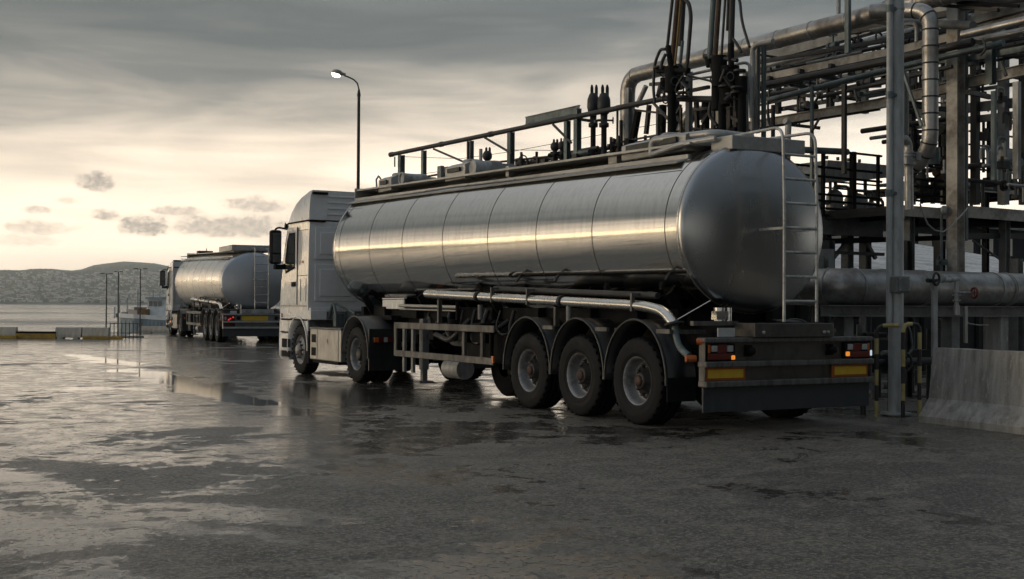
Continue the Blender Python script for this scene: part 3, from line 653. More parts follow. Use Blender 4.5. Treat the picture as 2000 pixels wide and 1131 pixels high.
    for y, s_ in ((6.4, .24), (5.9, .3), (7.5, .16)): q = MB(); q.box((-1.05, y-s_/2, .86), (-.72, y+s_/2, .86+s_)); B(q, 'valve_cabinet', 'black', .008)
    mb.tube([(-.92, 6.9, .9), (-.92, 6.9, 1.2)], .1, 14); mb.tube([(-1.0, 5.5, 1.1), (-1.0, 5.5, .66)], .035); mb.tube([(-1.0, 6.65, 1.5), (-1.0, 6.65, 1.2)], .03); mb.cbox((-1.03, 7.15, 1.2), (.1, .22, .1))
    B(mb, 'pump_gear', 'black', .008)
    mb = MB(); mb.box((-.72, 9.35, 1.36), (-.69, 10.3, 1.53)); mb.box((-.71, 9.35, 1.54), (-.66, 10.35, 1.56)); B(mb, 'document_box', 'cab', .004)
    mb = MB(); mb.tube([(-.86, 6.9, 1.40), (-.86, 9.2, 1.42)], .03, 10); mb.tube([(-.86, 6.9, 1.34), (-.86, 9.2, 1.36)], .016, 8); B(mb, 'hose_rail', 'alu')
    # ---- side discharge pipe
    zp = lambda y: 1.425 + (y-.92)*(.19/6.46) + (.03 if second else 0)
    x = -1.19
    mb = MB(); mb.tube(fillet([(x, 7.38, zp(7.38)), (x, 1.25, zp(1.25)), (x, .86, zp(.9)-.05), (x, .66, 1.22)], .26, 8), .066, 16)
    pp = B(mb, 'discharge_pipe', 'chrome')
    mb = MB()
    for y in (5.55, 3.15): mb.lathe([(.072, -.03), (.085, -.03), (.085, -.008), (.07, -.006), (.07, .006), (.085, .008), (.085, .03), (.072, .03)], (x, y, zp(y)), (0, 1, .03), 20)
    mb.lathe([(.07, -.01), (.115, -.01), (.115, .02), (.07, .02)], (x, .66, 1.22), (0, .25, 1), 20)
    B(mb, 'coupling', 'dark', 0, pp)
    mb = MB()
    for y in (5.05, 4.0, 1.45): mb = MB(); mb.beam((x-.045, y, zp(y)-.07), (x-.045, y, zp(y)+.15), .03, .05); mb.beam((x-.04, y, zp(y)+.13), (x+.26, y, zp(y)+.16), .05, .03); B(mb, 'pipe_bracket', 'scuffed', 0, pp)
    for y in (6.9, 3.3): mb = MB(); mb.beam((x, y, zp(y)-.08), (x, y, 1.15), .04, .07); B(mb, 'pipe_bracket', 'scuffed', 0, pp)
    for y in (2.98, 5.5): mb = MB(); mb.tube([(x, y, 1.22), (x, y, 1.44)], .04, 10); B(mb, 'drain_cock', 'greybox', 0, pp)
    mb = MB(); mb.tube([(x+.08, 5.2, zp(5)+.13), (x+.08, 1.1, zp(1)+.13)], .042, 12); B(mb, 'vapour_pipe', 'dark', 0, pp)
    mb = MB(); mb.tube(fillet([(x, .66, 1.2), (x, .60, 1.0), (x-.06, .42, .92), (x-.1, .25, .87)], .1), .04, 12); B(mb, 'drop_pipe', 'teal', 0, pp)
    mb = MB(); mb.tube([(x-.0, .60, 1.28), (-.95, .3, 1.5)], .008, 6); B(mb, 'stay_rod', 'chrome', 0, pp)

    # ================= cab
    def slice_(z, yf, w_, cr, yr=12.85, n=6):
        pts = [(-w_, yr), (-w_, yf-cr)]
        pts += [(-w_+cr*(1-math.cos(a*PI/2/n)), yf-cr+cr*math.sin(a*PI/2/n)) for a in range(1, n)]
        pts += [(-w_+cr, yf), (w_-cr, yf)]
        pts += [(w_-cr+cr*math.sin(a*PI/2/n), yf-cr+cr*math.cos(a*PI/2/n)) for a in range(1, n)]
        pts += [(w_, yf-cr), (w_, yr)]
        return [(a, b, z) for a, b in pts]
    low = second
    secs = [(1.12, 14.92, 1.25, .40), (1.40, 14.94, 1.25, .42), (1.90, 14.90, 1.25, .45), (2.35, 14.82, 1.248, .48), (2.7, 14.72, 1.24, .5), (3.05, 14.60, 1.23, .52), (3.12, 14.62, 1.235, .52)]
    top = [(3.15, 14.58, 1.24, .55), (3.35, 14.42, 1.235, .58), (3.52, 14.18, 1.225, .6), (3.64, 13.9, 1.21, .62), (3.71, 13.6, 1.19, .6), (3.745, 13.25, 1.17, .3), (3.75, 12.95, 1.16, .05)]
    mb = MB()
    rs = [slice_(*a) for a in secs]; n = len(rs[0]); fs = [(i*n+k, i*n+k+1, (i+1)*n+k+1, (i+1)*n+k) for i in range(len(rs)-1) for k in range(n-1)]
    mb.add([p for r in rs for p in r], fs, True); mb.add(rs[0], [tuple(range(n))[::-1]]); mb.add(rs[-1], [tuple(range(n))])
    rr = [r[0] for r in rs] + [r[-1] for r in rs][::-1]; mb.add(rr, [tuple(range(len(rr)))])
    cab = B(mb, 'cab', 'cab')
    if low: top = [(3.15, 14.5, 1.22, .5), (3.32, 14.3, 1.19, .55), (3.42, 13.9, 1.14, .5), (3.45, 13.4, 1.08, .3), (3.46, 12.95, 1.05, .05)]
    mb = MB(); rs = [slice_(*a) for a in top]; fs = [(i*n+k, i*n+k+1, (i+1)*n+k+1, (i+1)*n+k) for i in range(len(rs)-1) for k in range(n-1)]
    mb.add([p for r in rs for p in r], fs, True); mb.add(rs[-1], [tuple(range(n))]); mb.add(rs[0], [tuple(range(n))[::-1]])
    rr = [r[0] for r in rs] + [r[-1] for r in rs][::-1]; mb.add(rr, [tuple(range(len(rr)))])
    roof = B(mb, 'roof', 'cab', 0, cab)
    # back wall pressings
    mb = MB()
    for (x0, x1, z0, z1) in ((-1.12, -.25, 2.35, 3.0), (-1.12, -.25, 1.5, 2.25), (-.15, .8, 1.5, 3.0)):
        mb.box((x0, 12.82, z0), (x1, 12.852, z1)); mb.box((x0+.1, 12.80, z0+.1), (x1-.1, 12.822, z1-.1))
    for i in range(4): mb.box((-.85, 12.825, 3.25+i*.12), (1.0, 12.852, 3.29+i*.12))
    for i in range(5): mb.box((-.95, 12.805, 2.55+i*.07), (-.5, 12.825, 2.575+i*.07))
    B(mb, 'back_panel', 'cab', .012, cab)
    mb = MB(); mb.box((-1.24, 12.72, 1.28), (1.24, 12.84, 1.37)); mb.box((-1.25, 12.7, 1.12), (-.9, 12.86, 1.32)); B(mb, 'cab_sill', 'cab', .015, cab)
    mb = MB(); mb.box((-1.24, 12.80, 3.10), (-.90, 12.90, 3.145)); mb.box((-1.18, 12.78, 3.66 if not low else 3.4), (-.86, 12.95, 3.71 if not low else 3.46)); B(mb, 'spoiler_gap', 'black', .01, cab)
    if low: mb = MB(); mb.box((-1.25, 12.6, 1.2), (-1.18, 12.84, 3.35)); B(mb, 'side_deflector', 'cab', .01, cab)
    # door with window
    xd = -1.256
    mb = MB(); zs = [(13.05, 1.42), (13.98, 1.42), (14.06, 2.2), (13.86, 3.02), (13.08, 3.02)]
    def line(pts, w_=.010):
        q = MB()
        for a, b in zip(pts, pts[1:]): q.beam((xd+.004, a[0], a[1]), (xd+.004, b[0], b[1]), w_, .014, up=(1, 0, 0))
        return q
    door = MB(); door.prism([(13.52, 1.44), (14.30, 1.44), (14.33, 2.1), (14.22, 2.6), (14.04, 3.02), (13.52, 3.02)], (-1.262, 0, 0), (0, 1, 0), (0, 0, 1), (.02, 0, 0))
    dr = B(door, 'door', 'cab', .006, cab)
    q = MB(); q.prism([(13.62, 2.18), (14.20, 2.08), (14.22, 2.4), (14.10, 2.75), (13.98, 2.92), (13.62, 2.92)], (-1.272, 0, 0), (0, 1, 0), (0, 0, 1), (.012, 0, 0)); B(q, 'window_seal', 'black', 0, dr)
    q = MB(); q.prism([(13.66, 2.23), (14.15, 2.14), (14.17, 2.4), (14.06, 2.73), (13.95, 2.88), (13.66, 2.88)], (-1.277, 0, 0), (0, 1, 0), (0, 0, 1), (.006, 0, 0)); B(q, 'window', 'glass', 0, dr)
    q = MB(); q.box((-1.282, 13.56, 1.80), (-1.26, 13.80, 1.90)); B(q, 'handle', 'black', .01, dr)
    q = line([(13.50, 1.42), (13.50, 3.04)]); q.beam((xd+.004, 12.9, 2.02), (xd+.004, 13.5, 2.02), .010, .014, up=(1, 0, 0)); q.beam((xd+.004, 12.9, 1.40), (xd+.004, 14.5, 1.40), .012, .016, up=(1, 0, 0))
    q.beam((xd+.004, 12.88, 3.13), (xd+.004, 14.1, 3.13), .03, .03, up=(1, 0, 0)); B(q, 'panel_gap', 'black', 0, cab)
    q = MB()
    for y0 in (12.98, 13.3): q.beam((xd+.004, y0, 1.5), (xd+.004, y0, 1.96), .006, .012, up=(1, 0, 0))
    q.beam((xd+.003, 13.55, 1.62), (xd+.003, 14.28, 1.62), .008, .014, up=(1, 0, 0)); q.beam((xd+.003, 12.9, 2.95), (xd+.003, 13.5, 2.95), .006, .012, up=(1, 0, 0)); B(q, 'pressed_line', 'cabgrey', 0, cab)
    q = MB(); q.box((-1.268, 12.90, 1.10), (-1.24, 14.45, 1.135)); q.box((-1.266, 14.02, .84), (-1.24, 14.5, .865)); B(q, 'shadow_gap', 'black', 0, cab)
    q = MB(); q.cbox((-1.262, 13.2, 2.3), (.012, .10, .05)); q.cbox((-1.262, 14.45, 1.2), (.012, .05, .09)); B(q, 'side_repeater', 'amberlens', .004, cab)
    q = MB(); q.cbox((-1.263, 14.15, .62), (.012, .5, .18)); q.cbox((-1.263, 14.15, .40), (.012, .5, .12)); B(q, 'step_well', 'black', .01, cab)
    # windscreen and visor
    q = MB(); rs = [slice_(z, yf+.008, w_, cr, 14.25) for z, yf, w_, cr in ((1.95, 14.893, 1.25, .45), (2.35, 14.82, 1.25, .48), (2.7, 14.72, 1.243, .5), (3.0, 14.62, 1.235, .52))]
    q.add([p for r in rs for p in r[2:-2]], [(i*(n-4)+k, i*(n-4)+k+1, (i+1)*(n-4)+k+1, (i+1)*(n-4)+k) for i in range(3) for k in range(n-5)], True); B(q, 'windscreen', 'glass', 0, cab)
    q = MB(); rs = [slice_(z, yf, w_, .5, 14.1) for z, yf, w_ in ((3.06, 14.78, 1.25), (3.16, 14.74, 1.25))]
    q.add([p for r in rs for p in r[1:-1]], [(k, k+1, (n-2)+k+1, (n-2)+k) for k in range(n-3)], True); q.add([p for p in rs[0][1:-1]], [tuple(range(n-2))]); B(q, 'sun_visor', 'black', 0, cab)
    # bumper, wheel arch, steps
    q = MB(); rs = [slice_(z, yf, w_, cr, 14.02) for z, yf, w_, cr in ((.27, 14.86, 1.22, .35), (.34, 14.93, 1.25, .38), (.75, 14.97, 1.25, .40), (1.11, 14.94, 1.25, .40))]
    q.add([p for r in rs for p in r], [(i*n+k, i*n+k+1, (i+1)*n+k+1, (i+1)*n+k) for i in range(3) for k in range(n-1)], True); q.add(rs[0], [tuple(range(n))[::-1]]); q.add(rs[-1], [tuple(range(n))])
    rr = [r[0] for r in rs] + [r[-1] for r in rs][::-1]; q.add(rr, [tuple(range(len(rr)))])
    fb = B(q, 'front_bumper', 'cab', 0, cab)
    q = MB()
    for z in (.52, .82): q.box((-1.262, 14.05, z), (-1.235, 14.42, z+.035))
    q.box((-1.264, 14.0, .32), (-1.24, 14.5, .45)); B(q, 'step', 'cabgrey', .004, fb)
    for sx in (-1, 1):
        q = MB(); arch(q, sx*1.262, sx*.92, 13.44, .56, .60, .62, math.radians(-12), math.radians(186), 20, .05, .03); B(q, 'wheel_arch', 'cab', 0, cab)
        q = MB()   # body between arch and cab
        poly = [(13.44+.60*math.cos(a), .56+.62*math.sin(a)) for a in [math.radians(d) for d in range(0, 181, 10)]] + [(12.86, 1.13), (14.04, 1.13)]
        poly = [(a, min(b, 1.18)) for a, b in poly]; q.prism(poly, (sx*1.25, 0, 0), (0, 1, 0), (0, 0, 1), (-sx*.03, 0, 0)); B(q, 'wing', 'cab', 0, cab)
        q = MB(); q.box((min(sx*1.25, sx*.95), 12.80, .25), (max(sx*1.25, sx*.95), 12.86, .9)); B(q, 'mud_flap', 'rubber', 0, cab)
        # mirror
        q = MB(); q.tube(fillet([(sx*1.22, 14.22, 3.02), (sx*1.42, 14.30, 3.06), (sx*1.50, 14.32, 2.95)], .06), .022, 8); q.tube(fillet([(sx*1.25, 14.26, 2.28), (sx*1.40, 14.32, 2.22), (sx*1.46, 14.34, 2.3)], .06), .022, 8)
        q.cbox((sx*1.36, 14.30, 2.22), (.24, .14, .10))
        ma = B(q, 'mirror_arm', 'black', .01, cab)
        q = MB(); q.box((sx*1.45-.12, 14.24, 2.28), (sx*1.45+.12, 14.42, 3.0)); mi = B(q, 'mirror', 'black', .05, ma)
        q = MB(); q.box((sx*1.45-.09, 14.228, 2.52), (sx*1.45+.09, 14.236, 2.94)); q.box((sx*1.45-.09, 14.228, 2.32), (sx*1.45+.09, 14.236, 2.48)); B(q, 'mirror_glass', 'mirrorglass', 0, mi)
        # side locker between the axles
        q = MB(); q.box((min(sx*1.25, sx*.62), 11.05, .34), (max(sx*1.25, sx*.62), 12.72, .95)); tl = B(q, 'fuel_tank', 'alu', .02)
        q = MB()
        for y0, y1 in ((12.38, 12.62),):
            for z in (.42, .68): q.box((sx*1.252-.003, y0, z), (sx*1.252+.003, y1, z+.16))
        B(q, 'step_recess', 'black', 0, tl)
        q = MB(); q.box((sx*1.254-.004, 11.72, .68), (sx*1.254+.004, 11.82, .76)); q.box((sx*1.254-.003, 12.30, .36), (sx*1.254+.003, 12.315, .93)); q.box((sx*1.254-.003, 11.15, .36), (sx*1.254+.003, 11.16, .93)); B(q, 'latch', 'galv', 0, tl)
        q = MB(); q.box((min(sx*1.255, sx*.60), 11.03, .945), (max(sx*1.255, sx*.60), 12.75, .985)); B(q, 'tank_cover', 'cabgrey', .01, tl)
        q = MB(); q.box((min(sx*1.23, sx*.8), 11.2, .28), (max(sx*1.23, sx*.8), 12.6, .34)); B(q, 'lower_bracket', 'black', 0, tl)
        # drive-axle mudguard
        q = MB(); arch(q, sx*1.262, sx*.62, 10.323, .56, .645, .66, math.radians(-4), math.radians(188), 22, .012, .03)
        g = B(q, 'mudguard', 'cabgrey')
        q = MB(); q.box((min(sx*1.25, sx*.62), 9.66, .25), (max(sx*1.25, sx*.62), 9.69, 1.0)); B(q, 'mud_flap', 'plastic', 0, g)
        q = MB(); q.box((min(sx*1.20, sx*.82), 9.58, .75), (max(sx*1.20, sx*.82), 9.64, .86)); tlm = B(q, 'tail_lamp', 'black', .008)
        for a, b, mm, nm in ((1.10, 1.19, 'amberlit', 'amber_lens'), (1.01, 1.09, 'redlens', 'red_lens'), (.93, 1.0, 'whitelens', 'clear_lens'), (.83, .92, 'redlens', 'red_lens')):
            q = MB(); q.box((min(sx*a, sx*b), 9.568, .76), (max(sx*a, sx*b), 9.58, .85)); B(q, nm, mm if mm != 'amberlit' else 'amberlens', .004, tlm)
    q = MB(); q.tube(fillet([(-.85, 12.7, 1.15), (-.85, 12.5, 1.5), (-.85, 12.35, 1.3), (-.85, 12.3, 1.0)], .15), .03); q.box((-.9, 12.2, 1.0), (-.72, 12.35, 1.25)); q.box((-.5, 12.2, .98), (.5, 12.7, 1.3)); q.tube([(-.7, 12.75, 1.45), (-.4, 12.1, 1.2)], .02)
    B(q, 'air_lines', 'teal', 0, cab)
    q = MB(); q.box((-.5, 9.6, .98), (.5, 11.2, 1.16)); q.box((-.8, 9.7, 1.16), (.8, 11.4, 1.24)); B(q, 'fifth_wheel', 'black')
    if second:
        q = MB(); q.cbox((-1.275, 12.95, .62), (.03, .12, .08)); B(q, 'side_lamp', 'amberlit', 0, cab)
    return t

truck1 = make_truck(0, 0, 'polished steel tanker truck with dirty white cab, standing beside the loading rack')
_q = math.radians(5.6); truck2 = make_truck(3.22-(-1.25*math.cos(_q)+1.353*math.sin(_q)), 35.19-(1.25*math.sin(_q)+1.353*math.cos(_q)), 'smaller looking tanker truck farther off near the quay with red tail lamps lit', True)
truck2.rotation_euler = (0, 0, -_q)
for o_ in truck2.children:
    if o_.name.startswith('tank') and not o_.name.startswith('tank_'):
        o_.scale = (1.12, 1, 1.09); o_.location = (0, 0, -.32)
        for q_ in [o_]+list(o_.children):
            if q_.data.materials[0] in (M['tank'], M['dish']): q_.data.materials[0] = M['tank2'] if q_.data.materials[0] == M['tank'] else M['dish2']

# ------------------------------------------------------------ yard, quay wall, sea, hills
Fh = V((F.x, F.y, 0)).normalized(); Rh = V((RR.x, RR.y, 0)).normalized(); C0 = V((CAM.x, CAM.y, 0))
def gp(dep, t, z=0.): q = C0 + Fh*dep + Rh*t; return (q.x, q.y, z)
QD = 51.3
QT = (238-1000)/LENS_PX*QD; QR = 61.5; QT2 = (262-1000)/LENS_PX*QR
mb = MB(); mb.add([gp(-400, -1500), gp(-400, QT), gp(QD, QT), gp(QD, -1500), gp(QR, QT2), gp(-400, 12), gp(QR, 12), gp(-400, 2500), gp(2600, 2500), gp(2600, 12)], [(0, 1, 2, 3), (1, 5, 6, 4, 2), (5, 7, 8, 9, 6)])
struct(mb.build('yard', 'asphalt'))
mb = MB()
for a, b in ((gp(QD, QT), gp(QD, -1500)), (gp(QR, QT2), gp(QD, QT)), (gp(QR, 12), gp(QR, QT2)), (gp(2600, 12), gp(QR, 12))):
    mb.add([a, b, (b[0], b[1], -3), (a[0], a[1], -3)], [(0, 1, 2, 3)])
struct(mb.build('quay_wall', 'concrete', fix=False))
mb = MB(); mb.add([gp(QD-2, -4000, -2.1), gp(QD-2, 200, -2.1), gp(9000, 5000, -2.1), gp(9000, -9000, -2.1)], [(0, 1, 2, 3)])
struct(mb.build('sea', 'water'))

def ridge_v(u):       # skyline row of the far ridge
    ks = [(-2500, 500), (-1400, 520), (-700, 512), (-300, 528), (0, 524), (90, 520), (150, 526), (200, 514), (240, 509), (300, 512), (340, 518), (420, 516), (560, 505), (900, 530), (1500, 545), (2600, 560)]
    for (a, b), (c, d) in zip(ks, ks[1:]):
        if a <= u <= c: t = (u-a)/(c-a); t = t*t*(3-2*t); return b+(d-b)*t
    return 550
def hill_z(u, dep):
    hv = 592+(u*.006-2)
    rz = CAM.z + (hv-ridge_v(u))/LENS_PX*5800
    s = (dep-3850)/(5800-3850)
    nz = mnoise.noise(V((u*.006, dep*.0016, 3.)))*14 + mnoise.noise(V((u*.02, dep*.005, 7.)))*5
    if s <= 0: return -4
    base = rz*(1-(1-min(s, 1))**1.25)*(1 if s <= 1 else max(0, 1-(s-1)*1.6))
    return max(-4., base - 1.5 + nz*min(1, s*2.5))
us = [-2600+i*(5200/260) for i in range(261)]
dps = [3840+i*62 for i in range(48)]
vs = []
for dep in dps:
    for u in us: vs.append(gp(dep, (u-1000)/LENS_PX*dep, hill_z(u, dep)))
n = len(us); mb = MB(); mb.add(vs, [(i*n+k, i*n+k+1, (i+1)*n+k+1, (i+1)*n+k) for i in range(len(dps)-1) for k in range(n-1)], True)
struct(mb.build('hills', 'hill'))

# town on the slope across the water
def house_mesh(i, wx, wy, h, rh, wall, roofm, flat=False):
    b = MB(); b.m = 0; b.box((-wx/2, -wy/2, -6), (wx/2, wy/2, h)); b.m = 1
    if flat: b.box((-wx/2-.3, -wy/2-.3, h), (wx/2+.3, wy/2+.3, h+.7))
    else:
        e = .5; k = wy*.5; vs = [(-wx/2-e, -wy/2-e, h), (wx/2+e, -wy/2-e, h), (wx/2+e, wy/2+e, h), (-wx/2-e, wy/2+e, h), (-wx/2+k*.7, 0, h+rh), (wx/2-k*.7, 0, h+rh)]
        b.add(vs, [(0,1,5,4),(1,2,5),(2,3,4,5),(3,0,4),(0,3,2,1)])
    b.m = 2
    fl = max(1, int(h/3.2))
    for f_ in range(fl):
        for k in range(max(2, int(wx/3.2))):
            x = -wx/2+1.6+k*3.0
            if x+.8 > wx/2: continue
            b.box((x-.55, -wy/2-.06, f_*3.1+.9), (x+.55, -wy/2+.02, f_*3.1+2.4))
    me = bpy.data.meshes.new('house'); me.from_pydata(b.v, [], b.f)
    for q in (wall, roofm, 'pane'): me.materials.append(M[q])
    me.polygons.foreach_set('material_index', b.mi); return me
kinds = [(house_mesh(0, 11, 9, 7, 3, 'wallcream', 'roof'), 'cream hillside house with tiled hip roof in the far town'),
         (house_mesh(1, 15, 10, 12, 3, 'wallwhite', 'roof'), 'tall white hillside house with tiled roof in the far town'),
         (house_mesh(2, 10, 9, 6, 2.5, 'wallrose', 'roof'), 'small ochre walled house in the far hillside town'),
         (house_mesh(3, 24, 11, 13, 0, 'wallcream', 'wallwhite', True), 'flat roofed cream apartment block in the far town')]
rnd = random.Random(11); faceq = math.atan2(-Fh.x, Fh.y)
cnt = 0; spots = []
while cnt < 290:
    u = rnd.uniform(-25, 330); s = rnd.random()**1.35; dep = 3900+s*1050
    k = rnd.choices((0, 1, 2, 3), (5, 4, 2, 2))[0]
    if s > .35 and mnoise.noise(V((u*.025, dep*.006, 0))) < -.12: continue
    x, y, _ = gp(dep, (u-1000)/LENS_PX*dep); z = hill_z(u, dep)
    if z < -2: z = -1.9
    if any(abs(x-a)+abs(y-b) < 13 for a, b in spots): continue
    spots.append((x, y)); cnt += 1
    o = bpy.data.objects.new('house', kinds[k][0]); C.objects.link(o); o.location = (x, y, z); o.rotation_euler = (0, 0, faceq+rnd.uniform(-.5, .5))
    q = rnd.uniform(.75, 1.2); o.scale = (q, q, q*rnd.uniform(.8, 1.2)); tag(o, kinds[k][1], 'house', kinds[k][1].replace('house with', 'houses with').split(' in the')[0] + 's of the far town' if False else ['cream houses of the far town', 'tall white houses of the far town', 'ochre houses of the far town', 'apartment blocks of the far town'][k])
mb = MB()
for i in range(1500):     # the rest of the town along the coast
    u = rnd.choice((rnd.uniform(-2300, -30), rnd.uniform(330, 1500), rnd.uniform(-25, 330))); s = rnd.random()**1.35; dep = 3900+s*1150
    x, y, _ = gp(dep, (u-1000)/LENS_PX*dep); z = max(hill_z(u, dep), -1.9); w1, w2, h = rnd.uniform(4, 8), rnd.uniform(4, 6), rnd.uniform(5, 12)
    mb.m = rnd.choice((0, 0, 1, 2)); mb.box((x-w1, y-w2, z-6), (x+w1, y+w2, z+h)); mb.m = 3
    mb.add([(x-w1, y-w2, z+h), (x+w1, y-w2, z+h), (x+w1, y+w2, z+h), (x-w1, y+w2, z+h), (x-w1*.5, y, z+h+3), (x+w1*.5, y, z+h+3)], [(0,1,5,4),(1,2,5),(2,3,4,5),(3,0,4)])
tag(mb.build('town_buildings', ['wallcream', 'wallwhite', 'wallrose', 'roof']), 'mass of small pale buildings spread along the far coast', 'town', kind='stuff')
# woods between the houses
tb = MB(); ico = bmesh.new(); bmesh.ops.create_icosphere(ico, subdivisions=1, radius=1); iv = [v.co.copy() for v in ico.verts]; jf = [tuple(v.index for v in f.verts) for f in ico.faces]; ico.free()
for i in range(2600):
    u = rnd.uniform(-30, 345) if i < 1900 else rnd.uniform(-1500, 1200); dep = 3895+rnd.random()*1500
    x, y, _ = gp(dep, (u-1000)/LENS_PX*dep); z = max(hill_z(u, dep), -1.5); r = rnd.uniform(3.5, 8)
    o3 = V((x, y, z+r*.5)); tb.add([o3 + V((p.x*r*rnd.uniform(.8, 1.4), p.y*r, p.z*r*rnd.uniform(.7, 1.2))) for p in iv], jf, False)
tag(tb.build('woods', 'leaf', fix=False), 'dark green woods covering the far hillside among the houses', 'trees', kind='stuff')
# church spire above the ridge
q = atD(403, 515, 4300); t = thing('church_tower', 'slender pointed church spire on the far ridge above the second truck', 'church tower', (q.x, q.y, hill_z(403, 4300)-3)); b = Sub(t)
x, y, z = t.location; zt = CAM.z + (594-483)/LENS_PX*4300
mb = MB(); mb.box((x-5, y-5, z), (x+5, y+5, z+(zt-z)*.62)); b(mb, 'tower', 'wallcream')
mb = MB(); mb.lathe([(8, z+(zt-z)*.50), (7, z+(zt-z)*.62), (1.6, zt-5), (0, zt)], (x, y, 0), (0, 0, 1), 8, False); b(mb, 'spire', 'pane')
q = atD(105, 546, 5000); mb = MB(); o3 = V(q); mb.beam(o3-Rh*70+V((0,0,-12)), o3+Rh*70+V((0,0,-12)), 12, 28, up=(0,0,1)); tag(mb.build('long_building', 'wallwhite', loc=tuple(o3)), 'long low pale building high on the far hillside', 'building')

# concrete blocks and kerb along the quay edge
def yard_edge_piece(name, u0, u1, v0, m, dep, label, cat, group=None, prof=None, m2=None):
    p = C0 + Fh*dep + Rh*((u0-1000)/LENS_PX*dep); L = (u1-u0)/LENS_PX*dep; h = CAM.z-(v0-593.5)/LENS_PX*dep
    t = thing(name, label, cat, (p.x, p.y, 0), group); b = Sub(t)
    return t, b, p, L, h
labs = ['pale concrete quay block at the left end of the yellow kerb', 'pale concrete quay block right beside the yellow kerb', 'pale concrete quay block left of the first quay lamp', 'long pale concrete quay block next to the far truck cab', 'concrete block hidden mostly behind the far truck wheels', 'pale concrete quay block beyond the left frame edge']
for i, (u0, u1, v0) in enumerate([(-60, 34, 640), (111, 161, 640), (164, 214, 640), (273, 352, 637)]):
    t, b, p, L, h = yard_edge_piece('concrete_block', u0, u1, v0, 'concpale', 50.3 if i < 3 else 60.6, labs[i], 'concrete block', 'concrete blocks along the quay')
    mb = MB(); mb.prism([(-.16, .05), (.16, .05), (.16, .16), (.09, h), (-.09, h), (-.16, .16)], p+V((0,0,0)), -Fh, (0, 0, 1), Rh*L); o = b(mb, 'block_body', 'concpale', .015)
    mb = MB()
    for k in (.12, .7): mb.prism([(-.15, 0), (.15, 0), (.15, .052), (-.15, .052)], p+Rh*L*k, -Fh, (0, 0, 1), Rh*L*.18)
    b(mb, 'foot', 'concpale')
t, b, p, L, h = yard_edge_piece('kerb_beam', 34, 111, 649, 'yellow', 50.2, 'low yellow painted kerb beam between two concrete blocks', 'kerb')
mb = MB(); mb.prism([(-.12, 0), (.12, 0), (.12, h*.75), (-.12, h*.75)], p, -Fh, (0, 0, 1), Rh*L); b(mb, 'beam', 'yellow', .01)
mb = MB(); mb.prism([(-.12, h*.76), (.12, h*.76), (.12, h*1.05), (-.12, h*1.05)], p, -Fh, (0, 0, 1), Rh*L); b(mb, 'timber_cap', 'black', .01)
for i, (u0, u1) in enumerate([(-70, 34), (163, 240)]):
    p = C0 + Fh*50.0 + Rh*((u0-1000)/LENS_PX*50); L = (u1-u0)/LENS_PX*50
    mb = MB(); mb.prism([(-.06, 0), (.06, 0), (.06, .11), (-.06, .11)], p, -Fh, (0, 0, 1), Rh*L)
    tag(mb.build('kerb_strip', 'yellow', bevel=.01, loc=tuple(p)), ['yellow kerb strip at foot of the leftmost quay block', 'yellow kerb strip at foot of block by first quay lamp'][i], 'kerb', 'yellow kerb strips')
# quay railing left of the far truck
p = C0 + Fh*52 + Rh*((216-1000)/LENS_PX*52); t = thing('quay_fence', 'low metal quay fence between concrete blocks in front of the moored boat', 'fence', (p.x, p.y, 0)); b = Sub(t)
Lf = 60/LENS_PX*52
for k in range(9):
    a = p + Rh*(Lf*k/8); mb = MB(); mb.beam(a, a+V((0,0,.62)), .03, .03); b(mb, 'post', 'teal')
for zz in (.6, .2): mb = MB(); mb.beam(p+V((0,0,zz)), p+Rh*Lf+V((0,0,zz)), .03, .03); b(mb, 'rail', 'teal')
mb = MB(); mb.beam(p+V((0,0,.04))+Fh*.3, p+Rh*Lf+V((0,0,.04))+Fh*.3, .3, .08); b(mb, 'kerb', 'concpale')

# moored work boat
D = 78.
def bt(u, v, dep=D): q = atD(u, v, dep); return q
t0 = bt(300, 650); t = thing('work_boat', 'grey blue work boat moored at the quay, deck crowded with gear', 'boat', (t0.x, t0.y, -2.1)); b = Sub(t)
def zat(v, dep=D): return CAM.z-(v-593.7)/LENS_PX*dep
mb = MB(); L0, L1 = (213-1000)/LENS_PX*D, (420-1000)/LENS_PX*D
prof = []
xs = [0, .03, .1, .25, 1.]; wd = [.05, .9, 1.7, 2.2, 2.2]; vs = []
for s_, w_ in zip(xs, wd):
    c = C0 + Fh*(D+2) + Rh*(L0+(L1-L0)*s_); zt = zat(618+10*s_)+.0
    for side in (-1, 1):
        vs += [c + Fh*(side*w_*.75) + V((0,0,-2.3)), c + Fh*(side*w_) + V((0,0,zt))]
k = len(xs); fs = []
for i in range(k-1):
    o = i*4; fs += [(o, o+1, o+5, o+4), (o+2, o+6, o+7, o+3), (o+1, o+3, o+7, o+5)]
fs += [(0, 2, 3, 1), (4*k-4, 4*k-3, 4*k-1, 4*k-2)]; mb.add(vs, fs); b(mb, 'hull', 'hull')
mb = MB()
for i in range(k-1):
    a, c = V(vs[i*4+1]), V(vs[i*4+5]); mb.beam(a+V((0,0,.08)), c+V((0,0,.08)), .10, .26)
b(mb, 'bulwark', 'bulwark')
def bx(name, m, u0, u1, v0, v1, d0=0, dd=1.6):
    a = atD(u0, v1, D+d0); w_ = (u1-u0)/LENS_PX*(D+d0); h = (v1-v0)/LENS_PX*(D+d0); q = MB()
    q.prism([(0, 0), (w_, 0), (w_, h), (0, h)], a, Rh, (0, 0, 1), Fh*dd); return b(q, name, m, .03)
cab_ = bx('wheelhouse', 'bulwark', 288, 322, 583, 622, 1.2, 2.); bx('wheelhouse_roof', 'hull', 284, 324, 580, 584, .9, 2.4)
for u in (291, 300, 309): bx('wheelhouse_window', 'glass', u, u+6, 588, 598, 1.15, .1)
